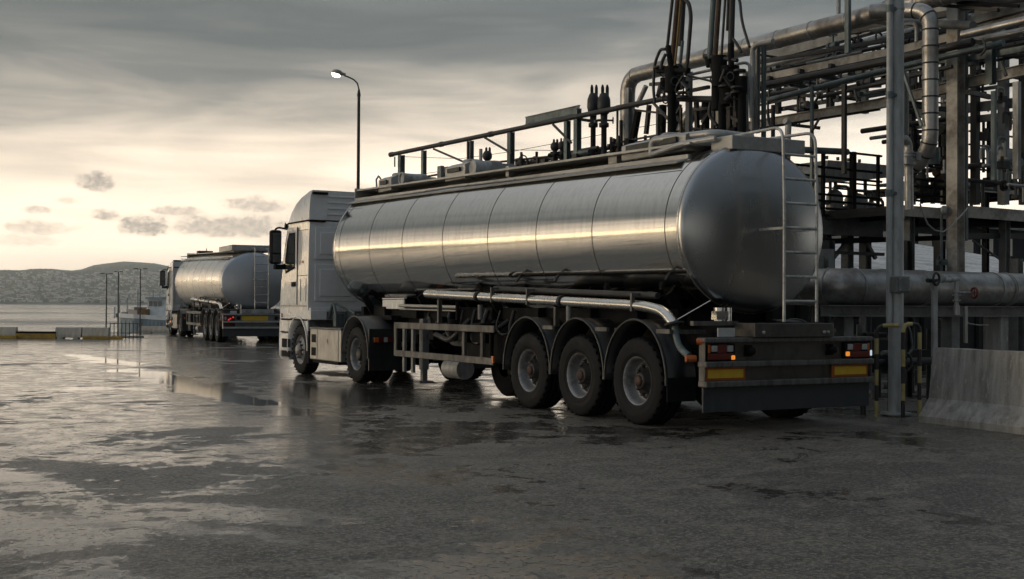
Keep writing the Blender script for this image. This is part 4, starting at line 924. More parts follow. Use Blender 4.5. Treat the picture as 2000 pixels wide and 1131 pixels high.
for (u0, u1, v0, v1, m_) in ((250, 268, 604, 622, 'wallrose'), (236, 250, 610, 622, 'greybox'), (270, 277, 606, 622, 'orange'), (277, 287, 604, 622, 'ochre'), (226, 236, 612, 620, 'teal'), (262, 272, 600, 606, 'greybox')): bx('deck_crate', m_, u0, u1, v0, v1, .6)
for (u, v0, v1) in ((224, 600, 622), (233, 574, 622), (248, 582, 622), (269, 564, 622), (299, 566, 584), (312, 570, 584)):
    a, c = atD(u, v1, D+1), atD(u, v0, D+1); q = MB(); q.tube([(a.x, a.y, a.z), (a.x, a.y, c.z)], .04, 6); b(q, 'mast', 'hull')
mb = MB()
for k in range(26):
    a = C0 + Fh*(D-.35) + Rh*(L0+(L1-L0)*(.1+.9*k/25)); mb.beam(a+V((0,0,-1.9)), a+V((0,0,zat(626))), .05, .05)
b(mb, 'fender_ribs', 'hull')

# double-headed quay lamps
labs = ['thin double headed quay lamp, leftmost of the three by the boat', 'thin double headed quay lamp, middle one in front of the boat', 'thin double headed quay lamp, nearest to the far truck cab']
for i, (u, vt, wv, dep) in enumerate(((208, 535, 12, 62.), (231, 531, 8, 58.), (274, 525, 13, 60.))):
    a = C0 + Fh*dep + Rh*((u-1000)/LENS_PX*dep); zt = zat(vt, dep); zb = -2.4
    t = thing('quay_lamp', labs[i], 'lamp post', (a.x, a.y, zb), 'double headed lamps on the quay'); b = Sub(t)
    mb = MB(); mb.tube([(a.x, a.y, zb), (a.x, a.y, zt)], .045, 8, r2=.025); b(mb, 'pole', 'post')
    L = wv/LENS_PX*dep
    mb = MB(); mb.beam(V((a.x, a.y, zt-.01))-Rh*L, V((a.x, a.y, zt-.01))+Rh*L, .02, .02); b(mb, 'cross_arm', 'post')
    for sg in (-1, 1):
        c = V((a.x, a.y, zt)) + Rh*(sg*L*.72); mb = MB(); mb.beam(c-Rh*L*.28, c+Rh*L*.28, .10, .04); b(mb, 'lamp_head', 'post')
mb = None
# low dolphin carrying the lamps
a = C0 + Fh*60 + Rh*((198-1000)/LENS_PX*60); mb = MB(); mb.prism([(-3.5, -3), (3, -3), (3, -1.9), (-3.5, -1.9)], a, Fh, (0, 0, 1), Rh*3.2); tag(mb.build('landing_stage', 'concrete', loc=tuple(a)), 'low landing stage under the quay lamps in front of the boat', 'landing stage')

# street lamp behind the truck
dep = 46.; a = C0 + Fh*dep + Rh*((698-1000)/LENS_PX*dep); k = dep/LENS_PX
t = thing('street_lamp', 'tall dark street lamp with curved arm, lit, rising behind the truck cab', 'street lamp', (a.x, a.y, 0)); b = Sub(t)
zt = CAM.z+(595.3-181)*k
mb = MB(); mb.tube([(a.x, a.y, 0), (a.x, a.y, .9)], .10, 14); mb.tube([(a.x, a.y, 0), (a.x, a.y, zt)], .075, 14, r2=.055); b(mb, 'pole', 'post')
mb = MB(); A = V((a.x, a.y, 0)); mb.tube([A+V((0,0,zt-.1)), A+V((0,0,zt+.14))], .075, 12, r2=.04)
pts = [A+V((0,0,zt)), A+V((0,0,zt+8*k)), A+V((0,0,zt+20*k))-Rh*(3*k), A+V((0,0,zt+27*k))-Rh*(10*k), A+V((0,0,zt+32*k))-Rh*(20*k), A+V((0,0,zt+35*k))-Rh*(29*k)]
mb.tube(pts, .028, 10); b(mb, 'arm', 'post')
hc = A + V((0, 0, zt+38*k)) - Rh*(38*k); ax = (-Rh*.98 + V((0, 0, .20))).normalized()
mb = MB(); mb.lathe([(0, -.22), (.05, -.2), (.06, -.08), (.11, .0), (.13, .12), (.10, .26), (0, .33)], hc - ax*.02 + V((0, 0, .03)), ax, 16)
hd = b(mb, 'lamp_head', 'galv')
mb = MB(); mb.lathe([(0, -.05), (.09, .0), (.12, .12), (.09, .25), (0, .31)], hc - V((0, 0, .035)), ax, 16); b(mb, 'lamp_glass', 'lampglow', parent=hd)

# ------------------------------------------------------------ loading terminal on the right
def vpost(b, name, u, v0, v1, fn, s, w_, m, kind='beam', ubase=None):
    """upright: top at (u, v0), foot at row v1 straight below"""
    a = fn(u, v0, s); c = fn(u, v1, s); q = MB(); p0, p1 = V((a.x, a.y, c.z)), V((a.x, a.y, a.z))
    if kind == 'tube': q.tube([p0, p1], w_/2, 14)
    elif kind == 'i': q.ibeam(p0, p1, w_, w_, .012, up=nP)
    else: q.beam(p0, p1, w_, w_*.8, up=nP)
    return b(q, name, m, 0 if kind != 'beam' else .004)
def ground_z(fn, u, s, v=600): a = fn(u, v, s); return a
# --- big column with slim riser and conduit
t = thing('column', 'thick grey steel column with junction box, standing beside the truck tail', 'column', tuple(PO)); b = Sub(t)
cx, cy = PO.x, PO.y
mb = MB(); mb.tube([(cx, cy, 0), (cx, cy, 6.6)], .098, 28); col_o = b(mb, 'shaft', 'dot')
for z in (.02, 2.62, 5.4):
    mb = MB(); mb.tube([(cx, cy, z), (cx, cy, z+.025)], .106 if z > .1 else .2, 24); b(mb, 'collar', 'dot', parent=col_o)
jb = Q(1758, 556, -.16); mb = MB(); mb.cbox((jb.x, jb.y, jb.z), (.24, .12, .22)); j = b(mb, 'junction_box', 'greybox', .012)
mb = MB(); mb.cbox((jb.x, jb.y-.068, jb.z), (.20, .012, .18)); b(mb, 'box_lid', 'greybox', .006, parent=j)
for dx in (-.08, .08):
    for dz in (-.07, .07): mb = MB(); mb.lathe([(.01, 0), (.01, .01), (0, .012)], (jb.x+dx, jb.y-.074, jb.z+dz), (0, -1, 0), 8); b(mb, 'screw', 'galv', parent=j)
sp = P(1721, 700, 0) ; lx, ly = cx-.155, cy-.03
t = thing('riser_pipe', 'slim grey riser pipe clamped along the left of the thick column', 'pipe', (lx, ly, 1.25)); b = Sub(t)
mb = MB(); mb.tube([(lx, ly, 1.22), (lx, ly, 6.6)], .040, 16); r_ = b(mb, 'pipe_run', 'dot')
for z in (2.9, 5.35, 4.2): mb = MB(); mb.tube([(lx, ly, z), (lx, ly, z+.09)], .05, 16); mb.beam((lx, ly-.03, z+.045), (cx, ly-.03, z+.045), .03, .04); b(mb, 'clamp', 'teal', parent=r_)
t = thing('orange_conduit', 'thin orange pipe running down the right of the thick column', 'pipe', (cx+.12, cy+.06, 1.2)); b = Sub(t)
mb = MB(); mb.tube([(cx+.125, cy+.05, 1.18), (cx+.125, cy+.05, 2.95)], .024, 12); b(mb, 'pipe_run', 'orange')
# --- striped guard hoops
t = thing('guard_hoop', 'black and yellow striped hoop guard around the foot of the column', 'bollard guard', (cx, cy-.2, 0)); b = Sub(t)
def striped(path, r, name, seglen=.18, start=0):
    path = [V(p) for p in path]; L = 0; acc = [0]
    for a, c in zip(path, path[1:]): acc.append(acc[-1]+(c-a).length)
    def at(d):
        for i in range(len(path)-1):
            if d <= acc[i+1]+1e-6: t_ = (d-acc[i])/max(acc[i+1]-acc[i], 1e-6); return path[i].lerp(path[i+1], t_)
        return path[-1]
    q = MB(); n_ = max(2, int(acc[-1]/seglen))
    for k in range(n_):
        d0, d1 = acc[-1]*k/n_, acc[-1]*(k+1)/n_; q.m = (k+start) % 2; q.tube([at(d0+(d1-d0)*i/4) for i in range(5)], r, 12, caps=(k in (0, n_-1)))
    return b(q, name, ['blackstripe', 'yellowstripe'])
g0 = V((cx-.13, cy-.25, 0)); g1 = V((cx+.17, cy-.25, 0)); g2 = V((cx-.34, cy-.14, 0)); H = 1.22
striped(fillet([g0, g0+V((0,0,H)), g1+V((.0,0,H)), g1], .10), .028, 'hoop', .205, 0)
striped(fillet([g2+V((0,.15,0)), g2+V((0,.15,H-.02)), g0+V((0,0,H-.02))+V((-.02,.05,0)), ], .12), .026, 'hoop', .2, 1)
# --- flanged valves between hoop and barrier
t = thing('flanged_valve', 'black flanged valve with round handwheel low behind the striped guard', 'valve', (cx+.10, cy+.3, .62)); b = Sub(t)
z = .68
mb = MB(); mb.tube([(cx-.45, cy+.28, z), (cx+1.3, cy+.34, z+.02)], .055, 14)
for x in (-.32, -.25, -.14, .10, .17, .27, .33): mb.tube([(cx+x, cy+.29, z), (cx+x+.022, cy+.29, z)], .12, 20)
mb.tube([(cx+.22, cy+.29, z-.13), (cx+.22, cy+.29, 0)], .05); mb.tube([(cx-.3, cy+.29, z-.1), (cx-.3, cy+.29, 0)], .04)
b(mb, 'valve_body', 'dark'); mb = MB(); mb.torus((cx+.22, cy+.05, z+.02), (0.1, 1, 0), .12, .016, 24); mb.tube([(cx+.22, cy+.05, z+.02), (cx+.22, cy+.28, z+.02)], .02)
for k in range(3): a = k*PI/3; mb.tube([(cx+.22-.12*math.cos(a), cy+.05, z+.02-.12*math.sin(a)), (cx+.22+.12*math.cos(a), cy+.05, z+.02+.12*math.sin(a))], .009, 6)
b(mb, 'handwheel', 'dark'); mb = MB(); mb.tube(fillet([(cx+.30, cy+.1, z+.1), (cx+.42, cy+.1, z+.18), (cx+.36, cy+.1, 1.2), (cx+.1, cy+.1, 1.24)], .12), .016, 8); b(mb, 'hose', 'teal')
# --- concrete traffic barrier on the right
a0 = V((2.20, .12, 0)); dirb = (V((2.05, -1.56, 0))-V((2.18, .08, 0))).normalized(); nb = V((-dirb.y, dirb.x, 0)); nb = nb if nb.x > 0 else -nb
t = thing('traffic_barrier', 'stained grey concrete traffic barrier standing at the right edge', 'barrier', tuple(a0)); b = Sub(t)
prof = [(0, 0), (.62, 0), (.62, .08), (.45, .30), (.39, .93), (.23, .93), (.17, .30), (0, .08)]
mb = MB(); nseg = 30; Lb = 4.2; vs = []
pts2 = []
for (p0, p1) in zip(prof, prof[1:]+prof[:1]):
    for k in range(4): pts2.append((p0[0]+(p1[0]-p0[0])*k/4, p0[1]+(p1[1]-p0[1])*k/4))
for i in range(nseg+1):
    for (x, z) in pts2:
        p = a0 + dirb*(Lb*i/nseg) + nb*x + V((0, 0, z)); nn = mnoise.noise(p*4)*.008+mnoise.noise(p*13)*.005; p = p + nb*nn*(1 if x < .3 else -1) + V((0, 0, nn if z > .9 else 0)); vs.append(p)
n = len(pts2); mb.add(vs, [(i*n+k, i*n+(k+1)%n, (i+1)*n+(k+1)%n, (i+1)*n+k) for i in range(nseg) for k in range(n)])
for o in (0, nseg*n): mb.add([vs[o+k] for k in range(n)], [tuple(range(n))])
b(mb, 'barrier_body', 'concrete')

# --- main pipe rack
t = thing('pipe_rack', 'tall weathered steel pipe rack framing the right side of the yard', 'pipe rack', tuple(PO + nP*2 + dP*3)); b = Sub(t)
def bm(name, pa, pb, w_, h, m, fn=P, s=2.0, s2=None, kind='beam'):
    a, c = fn(pa[0], pa[1], s), fn(pb[0], pb[1], s if s2 is None else s2); q = MB()
    if kind == 'i': q.ibeam(a, c, w_, h, .012)
    elif kind == 'tube': q.tube([a, c], w_/2, 12)
    else: q.beam(a, c, w_, h)
    return b(q, name, m, 0)
# long girders running away from the camera
bm('beam', (1466, 158), (1770, 96), .12, .13, 'beam', s=3.56)
bm('beam', (1770, 96), (2060, 20), .12, .13, 'beam', s=3.56)
bm('beam', (1380, 261), (1715, 203), .10, .17, 'beam', s=3.52, kind='i'); bm('beam', (1715, 203), (2080, 118), .10, .17, 'beam', s=3.52, kind='i')
bm('beam', (1380, 268), (1715, 214), .13, .02, 'black', s=3.47)
bm('rail', (1465, 201), (1900, 108), .06, .06, 'teal', s=3.76); bm('rail', (1465, 209), (1900, 120), .05, .04, 'dark', s=3.76); bm('rail', (1880, 118), (2060, 84), .08, .09, 'teal', s=3.52)
bm('beam', (1480, 122), (1900, 50), .08, .07, 'dark', s=3.76)
bm('beam', (1885, 46), (2060, -2), .12, .12, 'beam', s=3.52); bm('beam', (1660, 62), (1900, 18), .10, .10, 'dark', s=3.96)
bm('beam', (1755, 3), (1950, 20), .07, .05, 'dark', s=2.9); bm('beam', (1755, -4), (1990, 12), .05, .05, 'black', s=2.8)
bm('beam', (1475, 236), (1600, 250), .06, .06, 'dark', s=3.76); bm('beam', (1590, 175), (1720, 168), .05, .05, 'teal', s=3.86)
for k in range(7):
    u = 1500+k*58; bm('strut', (u, 195-(u-1500)*.21), (u, 238-(u-1500)*.19), .03, .03, 'dark', s=3.71)
for (ua, va, ub, vb, s_) in ((1500, 152, 1575, 172, 2.6), (1560, 138, 1640, 158, 2.6), (1620, 128, 1700, 146, 2.6), (1660, 112, 1790, 128, 2.8), (1900, 62, 1990, 74, 2.6), (1905, 98, 2000, 112, 2.6), (1890, 180, 1935, 190, 2.3), (1770, 205, 1850, 214, 2.3)):
    bm('cross_beam', (ua, va), (ub, vb), .07, .07, 'dark', s=s_+.8, s2=s_+1.8)
# posts
for (u, v0, v1, s_, w_, m_, k_) in ((1656, -20, 104, 2.3, .085, 'teal', 'beam'), (1638, -20, 45, 2.8, .07, 'galv', 'tube'), (1586, 168, 600, 2.3, .055, 'teal', 'beam'),
      (1649, 165, 340, 2.4, .075, 'dark', 'beam'), (1935, 60, 165, 3.42, .12, 'teal', 'i'), (1941, 178, 352, 3.0, .07, 'teal', 'beam'), (1986, 160, 350, 3.0, .095, 'galv', 'beam'), (1478, 82, 260, 1.9, .085, 'galv', 'i'), (1492, 80, 430, 2.0, .07, 'teal', 'beam'), (1469, 150, 440, 1.6, .05, 'galv', 'beam'),
      (1764, 140, 330, 1.9, .12, 'galv', 'i'), (1346, 140, 300, 1.2, .09, 'galv', 'i'), (1405, 205, 300, 1.5, .09, 'galv', 'i'), (1510, 205, 440, 2.6, .06, 'dark', 'beam'), (1228, 172, 340, 2.2, .10, 'galv', 'i'), (1320, 196, 330, 2.2, .10, 'dark', 'i')):
    vpost(b, 'post', u, v0, v1, P, s_, w_, m_, k_)
vpost(b, 'post', 1867, -30, 600, Q, 1.5, .20, 'beam', 'i'); vpost(b, 'post', 1886, -30, 470, Q, 1.45, .07, 'teal', 'beam')
bm('brace', (1765, 143), (1800, 246), .035, .035, 'teal', s=1.85); bm('brace', (1584, 260), (1600, 232), .03, .03, 'dark', s=2.2); bm('brace', (1603, 182), (1590, 202), .03, .03, 'dark', s=2.2)
bm('brace', (1669, 175), (1675, 198), .03, .03, 'dark', s=2.4); bm('brace', (1955, 122), (1965, 148), .04, .04, 'dark', s=2.3)

rc = random.Random(21)
def fitting(u, v, s_, k, sc_=1., name=None):
    a = P(u, v, s_); q = MB()
    if k == 0:      # flanged gate valve with wheel
        for t_ in (-.10, -.075, .06, .085): q.tube([a+dP*t_*sc_, a+dP*(t_+.018)*sc_], .075*sc_, 12)
        q.tube([a-dP*.1*sc_, a+dP*.1*sc_], .05*sc_, 10); q.tube([a, a+V((0, 0, .2*sc_))], .022*sc_, 8); q.torus(a+V((0, 0, .2*sc_)), (0, 0, 1), .075*sc_, .012*sc_, 14, 6); nm = 'valve'
    elif k == 1:    # small bent pipe
        q.tube(fillet([a, a+V((0, 0, .22*sc_)), a+V((0, 0, .22*sc_))+nP*.2*sc_, a+V((0, 0, -.1*sc_))+nP*.2*sc_], .07), .022*sc_, 8); nm = 'small_pipe'
    elif k == 2:    # hanger
        q.beam(a, a+V((0, 0, .32*sc_)), .03, .03); q.cbox(a, (.10*sc_, .12*sc_, .05)); nm = 'hanger'
    elif k == 3: q.tube([a-dP*.5*sc_, a+dP*.7*sc_], .03*sc_, 10); nm = 'small_pipe'
    elif k == 4: q.cbox(a, (.14*sc_, .18*sc_, .12*sc_)); q.tube([a+V((0, 0, .05)), a+V((0, 0, .14*sc_))], .03*sc_, 8); nm = 'terminal_box'
    else: q.tube([a-nP*.35*sc_, a+nP*.5*sc_], .025*sc_, 8); q.tube([a+nP*.1, a+nP*.1-V((0, 0, .3*sc_))], .02*sc_, 8); nm = 'small_pipe'
    return b(q, nm, rc.choice(('dark', 'dark', 'teal', 'galv', 'greybox')), 0)
for i in range(64):     # runs of small gear along the girders
    f_ = rc.random(); u = 1475 + f_*520
    v = rc.choice((150-f_*112, 178-f_*100, 198-f_*98, 226-f_*90, 108-f_*60)) + rc.uniform(-7, 5)
    fitting(u, v, rc.uniform(3.6, 4.2), rc.choice((0, 0, 1, 2, 3, 3, 4, 5)), rc.uniform(.7, 1.15))
for i in range(34):     # denser gear between the two columns and behind the square one
    u = rc.choice((rc.uniform(1762, 1858), rc.uniform(1892, 1995))); v = rc.uniform(150, 390)
    if 200 < v < 240 and u > 1892: v = 120
    fitting(u, v, rc.uniform(3.5, 4.4), rc.choice((0, 1, 1, 4, 5, 2)), rc.uniform(.6, 1.1))
for (u0, v0, u1, v1, r_, s_, m_) in ((1470, 148, 1720, 92, .03, 3.1, 'dark'), (1470, 178, 1860, 94, .04, 3.3, 'dark'), (1480, 132, 1900, 30, .05, 3.5, 'galv'), (1755, 120, 1995, 70, .045, 3.1, 'teal'), (1890, 110, 2040, 78, .035, 3.2, 'dark'),
      (1890, 60, 2040, 22, .03, 2.9, 'dark'), (1755, 190, 1860, 168, .04, 3.2, 'dark'), (1755, 84, 1860, 60, .06, 3.3, 'greybox'), (1760, 60, 1860, 40, .08, 3.6, 'greybox'), (1890, 128, 2040, 100, .025, 3.3, 'dark'), (1470, 90, 1700, 40, .05, 3.6, 'greybox')):
    q = MB(); q.tube([P(u0, v0, s_+.7), P(u1, v1, s_+.7)], r_, 10); b(q, 'small_pipe', m_)

# rear bay of the rack, one row farther in
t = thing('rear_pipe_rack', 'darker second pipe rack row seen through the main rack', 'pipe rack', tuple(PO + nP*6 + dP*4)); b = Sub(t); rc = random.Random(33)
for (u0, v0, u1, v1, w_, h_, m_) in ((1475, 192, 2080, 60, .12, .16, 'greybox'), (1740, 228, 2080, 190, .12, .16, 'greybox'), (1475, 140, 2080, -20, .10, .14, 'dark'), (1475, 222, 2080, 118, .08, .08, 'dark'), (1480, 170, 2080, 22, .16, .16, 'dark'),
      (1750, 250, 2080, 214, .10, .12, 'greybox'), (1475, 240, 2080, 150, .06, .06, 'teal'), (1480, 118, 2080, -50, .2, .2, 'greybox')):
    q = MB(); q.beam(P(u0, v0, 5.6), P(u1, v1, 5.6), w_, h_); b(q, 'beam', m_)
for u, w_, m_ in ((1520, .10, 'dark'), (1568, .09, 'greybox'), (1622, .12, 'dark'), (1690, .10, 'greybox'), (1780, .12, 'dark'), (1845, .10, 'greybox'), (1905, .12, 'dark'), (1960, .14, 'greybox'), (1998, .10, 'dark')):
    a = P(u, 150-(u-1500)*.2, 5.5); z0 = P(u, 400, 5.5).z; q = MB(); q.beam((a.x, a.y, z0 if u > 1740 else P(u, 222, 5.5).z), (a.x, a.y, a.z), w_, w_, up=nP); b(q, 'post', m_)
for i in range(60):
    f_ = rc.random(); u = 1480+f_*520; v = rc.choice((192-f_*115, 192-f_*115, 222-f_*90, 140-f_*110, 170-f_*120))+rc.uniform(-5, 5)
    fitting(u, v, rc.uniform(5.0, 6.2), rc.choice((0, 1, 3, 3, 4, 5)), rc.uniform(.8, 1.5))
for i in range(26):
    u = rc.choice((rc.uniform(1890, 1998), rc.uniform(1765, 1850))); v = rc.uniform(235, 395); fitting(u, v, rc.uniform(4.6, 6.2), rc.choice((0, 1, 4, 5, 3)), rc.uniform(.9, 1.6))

# --- pipes
def pipe(name, label, cat, pts, r, m, rings_=(), fil=.3, seg=20, group=None, collars='galv'):
    pts = [V(p) for p in pts]; t = thing(name, label, cat, tuple(pts[0]), group); b = Sub(t); pa = fillet(pts, fil, 8); q = MB(); q.tube(pa, r, seg); run = b(q, 'pipe_run', m)
    acc = [0]
    for a, c in zip(pa, pa[1:]): acc.append(acc[-1]+(c-a).length)
    for f_ in rings_:
        d = f_*acc[-1]
        for i in range(len(pa)-1):
            if d <= acc[i+1]: break
        tt = (pa[i+1]-pa[i]).normalized(); c = pa[i]+tt*(d-acc[i]); q = MB(); q.tube([c-tt*.012, c+tt*.012], r*1.03+.003, seg); b(q, 'band', collars, parent=run)
    return t, b, run
e0 = P(1226, 330, 2.6); e1 = P(1226, 150, 2.6)
pipe('clad_pipe', 'big insulated pipe rising then running up along the top of the rack', 'pipe', [(e1.x, e1.y, e0.z), e1, P(1500, 82, 2.6), P(1700, 30, 2.6), P(1790, 4, 2.6), P(1900, -24, 2.6)], .155, 'clad', (.12, .2, .3, .42, .52, .6, .68, .76, .84, .9, .95), .38)
a = Q(1815, 24, 1.0); top = Q(1770, 24, 1.2)
xv = Q(1817, 150, 1.0)
pipe('vertical_clad_pipe', 'insulated vertical pipe with a U bend at top, right of the thick column', 'pipe', [Q(1700, 22, 1.9), Q(1760, 20, 1.5), (xv.x, xv.y, Q(1817, 22, 1.0).z), (xv.x, xv.y, Q(1817, 285, 1.0).z), Q(1792, 322, 1.3), Q(1760, 330, 1.6)], .118, 'clad', (.1, .2, .27, .33, .40, .47, .54, .61, .68, .75, .80, .85, .92), .22, collars='dark')
pipe('bent_pipe', 'short pipe elbow dropping beside the thick column at mid height', 'pipe', [Q(1745, 272, .9), Q(1774, 272, .9), V((Q(1776, 272, .9).x, Q(1776, 272, .9).y, Q(1776, 410, .9).z))], .062, 'clad', (.1, .2, .35, .5), .13, collars='galv')
c = Q(1774, 308, .9)
mb = MB()
for dz in (.06, .02, -.05, -.11): mb.tube([(c.x, c.y, c.z+dz), (c.x, c.y, c.z+dz+.018)], .10, 18)
mb.tube([(c.x, c.y, c.z-.14), (c.x, c.y, c.z+.1)], .075, 16); mb.tube([(c.x-.14, c.y-.05, c.z-.02), (c.x+.16, c.y-.02, c.z-.02)], .03); mb.cbox((c.x+.12, c.y-.04, c.z+.02), (.1, .1, .12)); mb.cbox((c.x-.1, c.y-.04, c.z-.06), (.08, .12, .1))
tag(mb.build('pipe_valve', 'galv', loc=tuple(c)), 'small flanged valve on the bent pipe by the thick column', 'valve')
# big horizontal pipe with elbow behind the column
pz = 1.64; l0 = Q(1640, 560, 1.1); r0 = Q(2120, 560, 1.1)
P0 = V((l0.x, l0.y, l0.z)); P1 = P0 + nP*6; P1.z = P0.z+.01
pipe('large_clad_pipe', 'fat insulated pipe lying low across the right side behind the column', 'pipe', [P0 + dP*1.6, P0 + dP*.05, P0 + nP*.35, P1], .262, 'clad', (.06, .14, .19, .24, .32, .44, .66), .36, 32)
for u_, r_ in ((1793, .275), (1958, .28)):
    c = Q(u_, 560, 1.1); c.z = P0.z; mb = MB()
    for k in (-.035, .012): mb.tube([c+nP*k, c+nP*(k+.022)], r_, 32)
    mb.m = 1; mb.tube([c-nP*.03, c+nP*.03], r_-.02, 32)
    tag(mb.build('pipe_flange', ['alu', 'seam'], loc=tuple(c)), 'pale flange joint on the fat pipe ' + ('beside the handwheel stand' if u_ < 1900 else 'near the right picture edge'), 'flange', 'flanges of the fat pipe')
# other pipes on the rack
lst = [('dark_pipe', 'dark pipe lying under the upper rack girder', [P(1462, 173, 2.5), P(1720, 122, 2.5), P(1900, 82, 2.5)], .062, 'dark'),
 ('dark_pipe', 'second dark pipe in the middle of the upper rack', [P(1500, 196, 3.0), P(1720, 140, 3.0), P(1960, 84, 3.0)], .05, 'teal'),
 ('rack_pipe', 'pale pipe on the rack right of the square column', [P(1880, 68, 2.3), P(2060, 26, 2.3)], .06, 'clad'),
 ('rack_pipe', 'lower pale pipe on the rack at the right edge', [P(1880, 84, 2.6), P(2060, 48, 2.6)], .055, 'clad'),
 ('rack_pipe', 'thick dark pipe crossing the top right corner', [P(1880, 2, 3.1), P(2080, -30, 3.1)], .16, 'greybox'),
 ('rack_pipe', 'thin pipe curving on top of the rack by the loading arms', [P(1352, 145, 1.3), P(1455, 122, 1.3), P(1464, 126, 1.3), P(1466, 230, 1.3)], .026, 'galv'),
 ('rack_pipe', 'thin pipe loop above the first rack post', [P(1352, 155, 1.4), P(1462, 140, 1.4), P(1468, 150, 1.4), P(1468, 200, 1.4)], .02, 'alu'),
 ('rack_pipe', 'slim grey elbow pipe near the rack corner', [P(1510, 80, 1.7), P(1476, 88, 1.7), P(1470, 96, 1.7), P(1470, 160, 1.7)], .045, 'galv'),
 ('teal_pipe', 'teal pipe along the platform railing behind the tank end', [Q(1550, 292, 3.4), Q(1640, 296, 3.4), Q(1655, 297, 3.4)], .055, 'teal'),
 ('teal_pipe', 'small upright pipe bending behind the ladder top', [Q(1536, 330, 3.0), Q(1540, 240, 3.0), Q(1533, 236, 3.0)], .05, 'galv'),
 ('rack_pipe', 'dark pipe crossing behind the U bend pipe', [P(1690, 38, 3.4), P(1900, 50, 2.8)], .07, 'greybox'),
 ('rack_pipe', 'thin upright drain pipe inside the rack', [P(1700, 60, 2.9), P(1790, 44, 2.9), P(1790, 82, 2.9)], .03, 'galv'),
 ('rack_pipe', 'pipe pair under the mid girder behind the column', [P(1600, 190, 2.8), P(1720, 163, 2.8), P(1860, 130, 2.8)], .035, 'dark'),
 ('vent_pipe', 'grey pipe elbow behind the loading arm platform', [P(1405, 214, 1.9), P(1345, 225, 1.9), P(1332, 262, 1.9), P(1330, 300, 1.9)], .13, 'clad'),
 ('slanted_pipe', 'slanting bracket pipe near the tall elbow pipe', [P(1262, 168, 2.2), P(1252, 190, 2.2), P(1243, 208, 2.2)], .05, 'galv')]
for nm, lb, pts, r, m_ in lst: pipe(nm, lb, 'pipe', pts, r, m_, (), .12, 14)
# U-shaped small loops and hose on the rack
for i, (pts, r) in enumerate((([P(1919, 78, 2.0), P(1924, 84, 2.0), P(1925, 98, 2.0), P(1915, 108, 2.0)], .018), ([P(1500, 222, 1.7), P(1503, 244, 1.7), P(1511, 250, 1.7)], .025), ([P(1408, -20, 1.0), P(1445, -10, 1.0), P(1448, 40, 1.0), P(1464, 92, 1.0)], .024), ([P(1345, 148, 1.1), P(1395, 160, 1.1), P(1440, 176, 1.1)], .02))):
    t_ = ['short bent hose hanging on the upper right rack', 'short dark bent pipe under the teal rack rail', 'long black hose hanging from above beside the right loading arm', 'thin sagging line behind the right loading arm'][i]
    q = MB(); q.tube(fillet(pts, .2), r, 10); tag(q.build('hose', 'plastic', loc=tuple(pts[0])), t_, 'hose')

# --- loading walkway gantry above the truck
t = thing('loading_gantry', 'long dark steel gantry rail on posts rising above the tank', 'gantry', tuple(P(1000, 320, 1.2))); b = Sub(t)
bm('rail', (764, 302), (1208, 211), .105, .1, 'dark', s=1.3, kind='tube'); bm('rail', (1205, 211), (1300, 192), .105, .1, 'dark', s=1.3, kind='tube'); bm('rail', (1296, 192), (1402, 194), .11, .1, 'dark', s=1.3, s2=1.0, kind='tube')
a, c = P(764, 302, 1.3), P(1208, 211, 1.3)
for f_ in (.0, .27, .505): q = MB(); p = a.lerp(c, f_); d_ = (c-a).normalized(); q.tube([p-d_*.04, p+d_*.08], .064, 12); b(q, 'coupling', 'dark')
for (u, v0, v1, w_) in ((784, 303, 348, .13), (828, 294, 362, .10), (914, 276, 332, .05), (921, 275, 330, .08), (998, 258, 324, .12), (1108, 236, 322, .10), (1128, 212, 318, .115)):
    vpost(b, 'post', u, v0, v1+25, P, 1.34 if w_ > .06 else 1.25, w_, 'teal' if w_ != .05 else 'dark', 'i' if w_ > .06 else 'beam')
for (ua, va, ub, vb) in ((847, 291, 912, 319), (947, 269, 1000, 300), (1080, 243, 1116, 279), (1275, 200, 1312, 240)):
    bm('brace', (ua, va), (ub, vb), .04, .04, 'dark', s=1.3)
bm('panel_beam', (1027, 236), (1132, 213), .05, .16, 'teal', s=1.42, kind='i')
bm('cross_beam', (1108, 229), (1165, 238), .06, .06, 'teal', s=1.5)
bm('hook', (771, 306), (771, 326), .025, .025, 'dark', s=1.22)
for (pa, pb, w_) in (((806, 350), (908, 331), .05), ((800, 358), (900, 345), .025), ((800, 366), (890, 350), .02), ((960, 318), (1110, 302), .05), ((1010, 322), (1200, 288), .07), ((960, 330), (1200, 300), .035), ((1040, 330), (1210, 305), .06), ((1110, 300), (1400, 262), .05), ((1200, 280), (1330, 255), .04), ((1330, 250), (1455, 258), .05), ((1110, 312), (1280, 280), .035), ((1000, 334), (1120, 316), .09)):
    bm('lower_rail', pa, pb, w_, w_, 'dark', s=1.6, kind='tube')
for (u, v0, v1, w_) in ((1125, 300, 330, .05), (1170, 292, 325, .04), (1198, 270, 325, .05), (1206, 214, 330, .04), (1080, 305, 330, .08), (1050, 308, 332, .06), (1030, 312, 336, .05), (862, 325, 352, .12), (1150, 296, 328, .04), (1223, 270, 310, .06), (1285, 210, 310, .06), (1310, 200, 300, .09), (1330, 210, 290, .05), (1370, 245, 290, .04), (1394, 200, 290, .08), (1425, 180, 280, .09), (1447, 180, 270, .08)):
    vpost(b, 'upright', u, v0, v1, P, 1.5, w_, 'dark', 'beam')
for i, (pts) in enumerate(([P(786, 306, 1.3), P(900, 310, 1.3), P(1000, 296, 1.3), P(1180, 262, 1.3)], [P(790, 345, 1.35), P(905, 328, 1.35)], [P(1005, 293, 1.3), P(1100, 294, 1.3)], [P(1240, 250, 1.6), P(1330, 235, 1.6)])):
    q = MB(); q.tube(pts, .006, 5); b(q, 'cable', 'black')
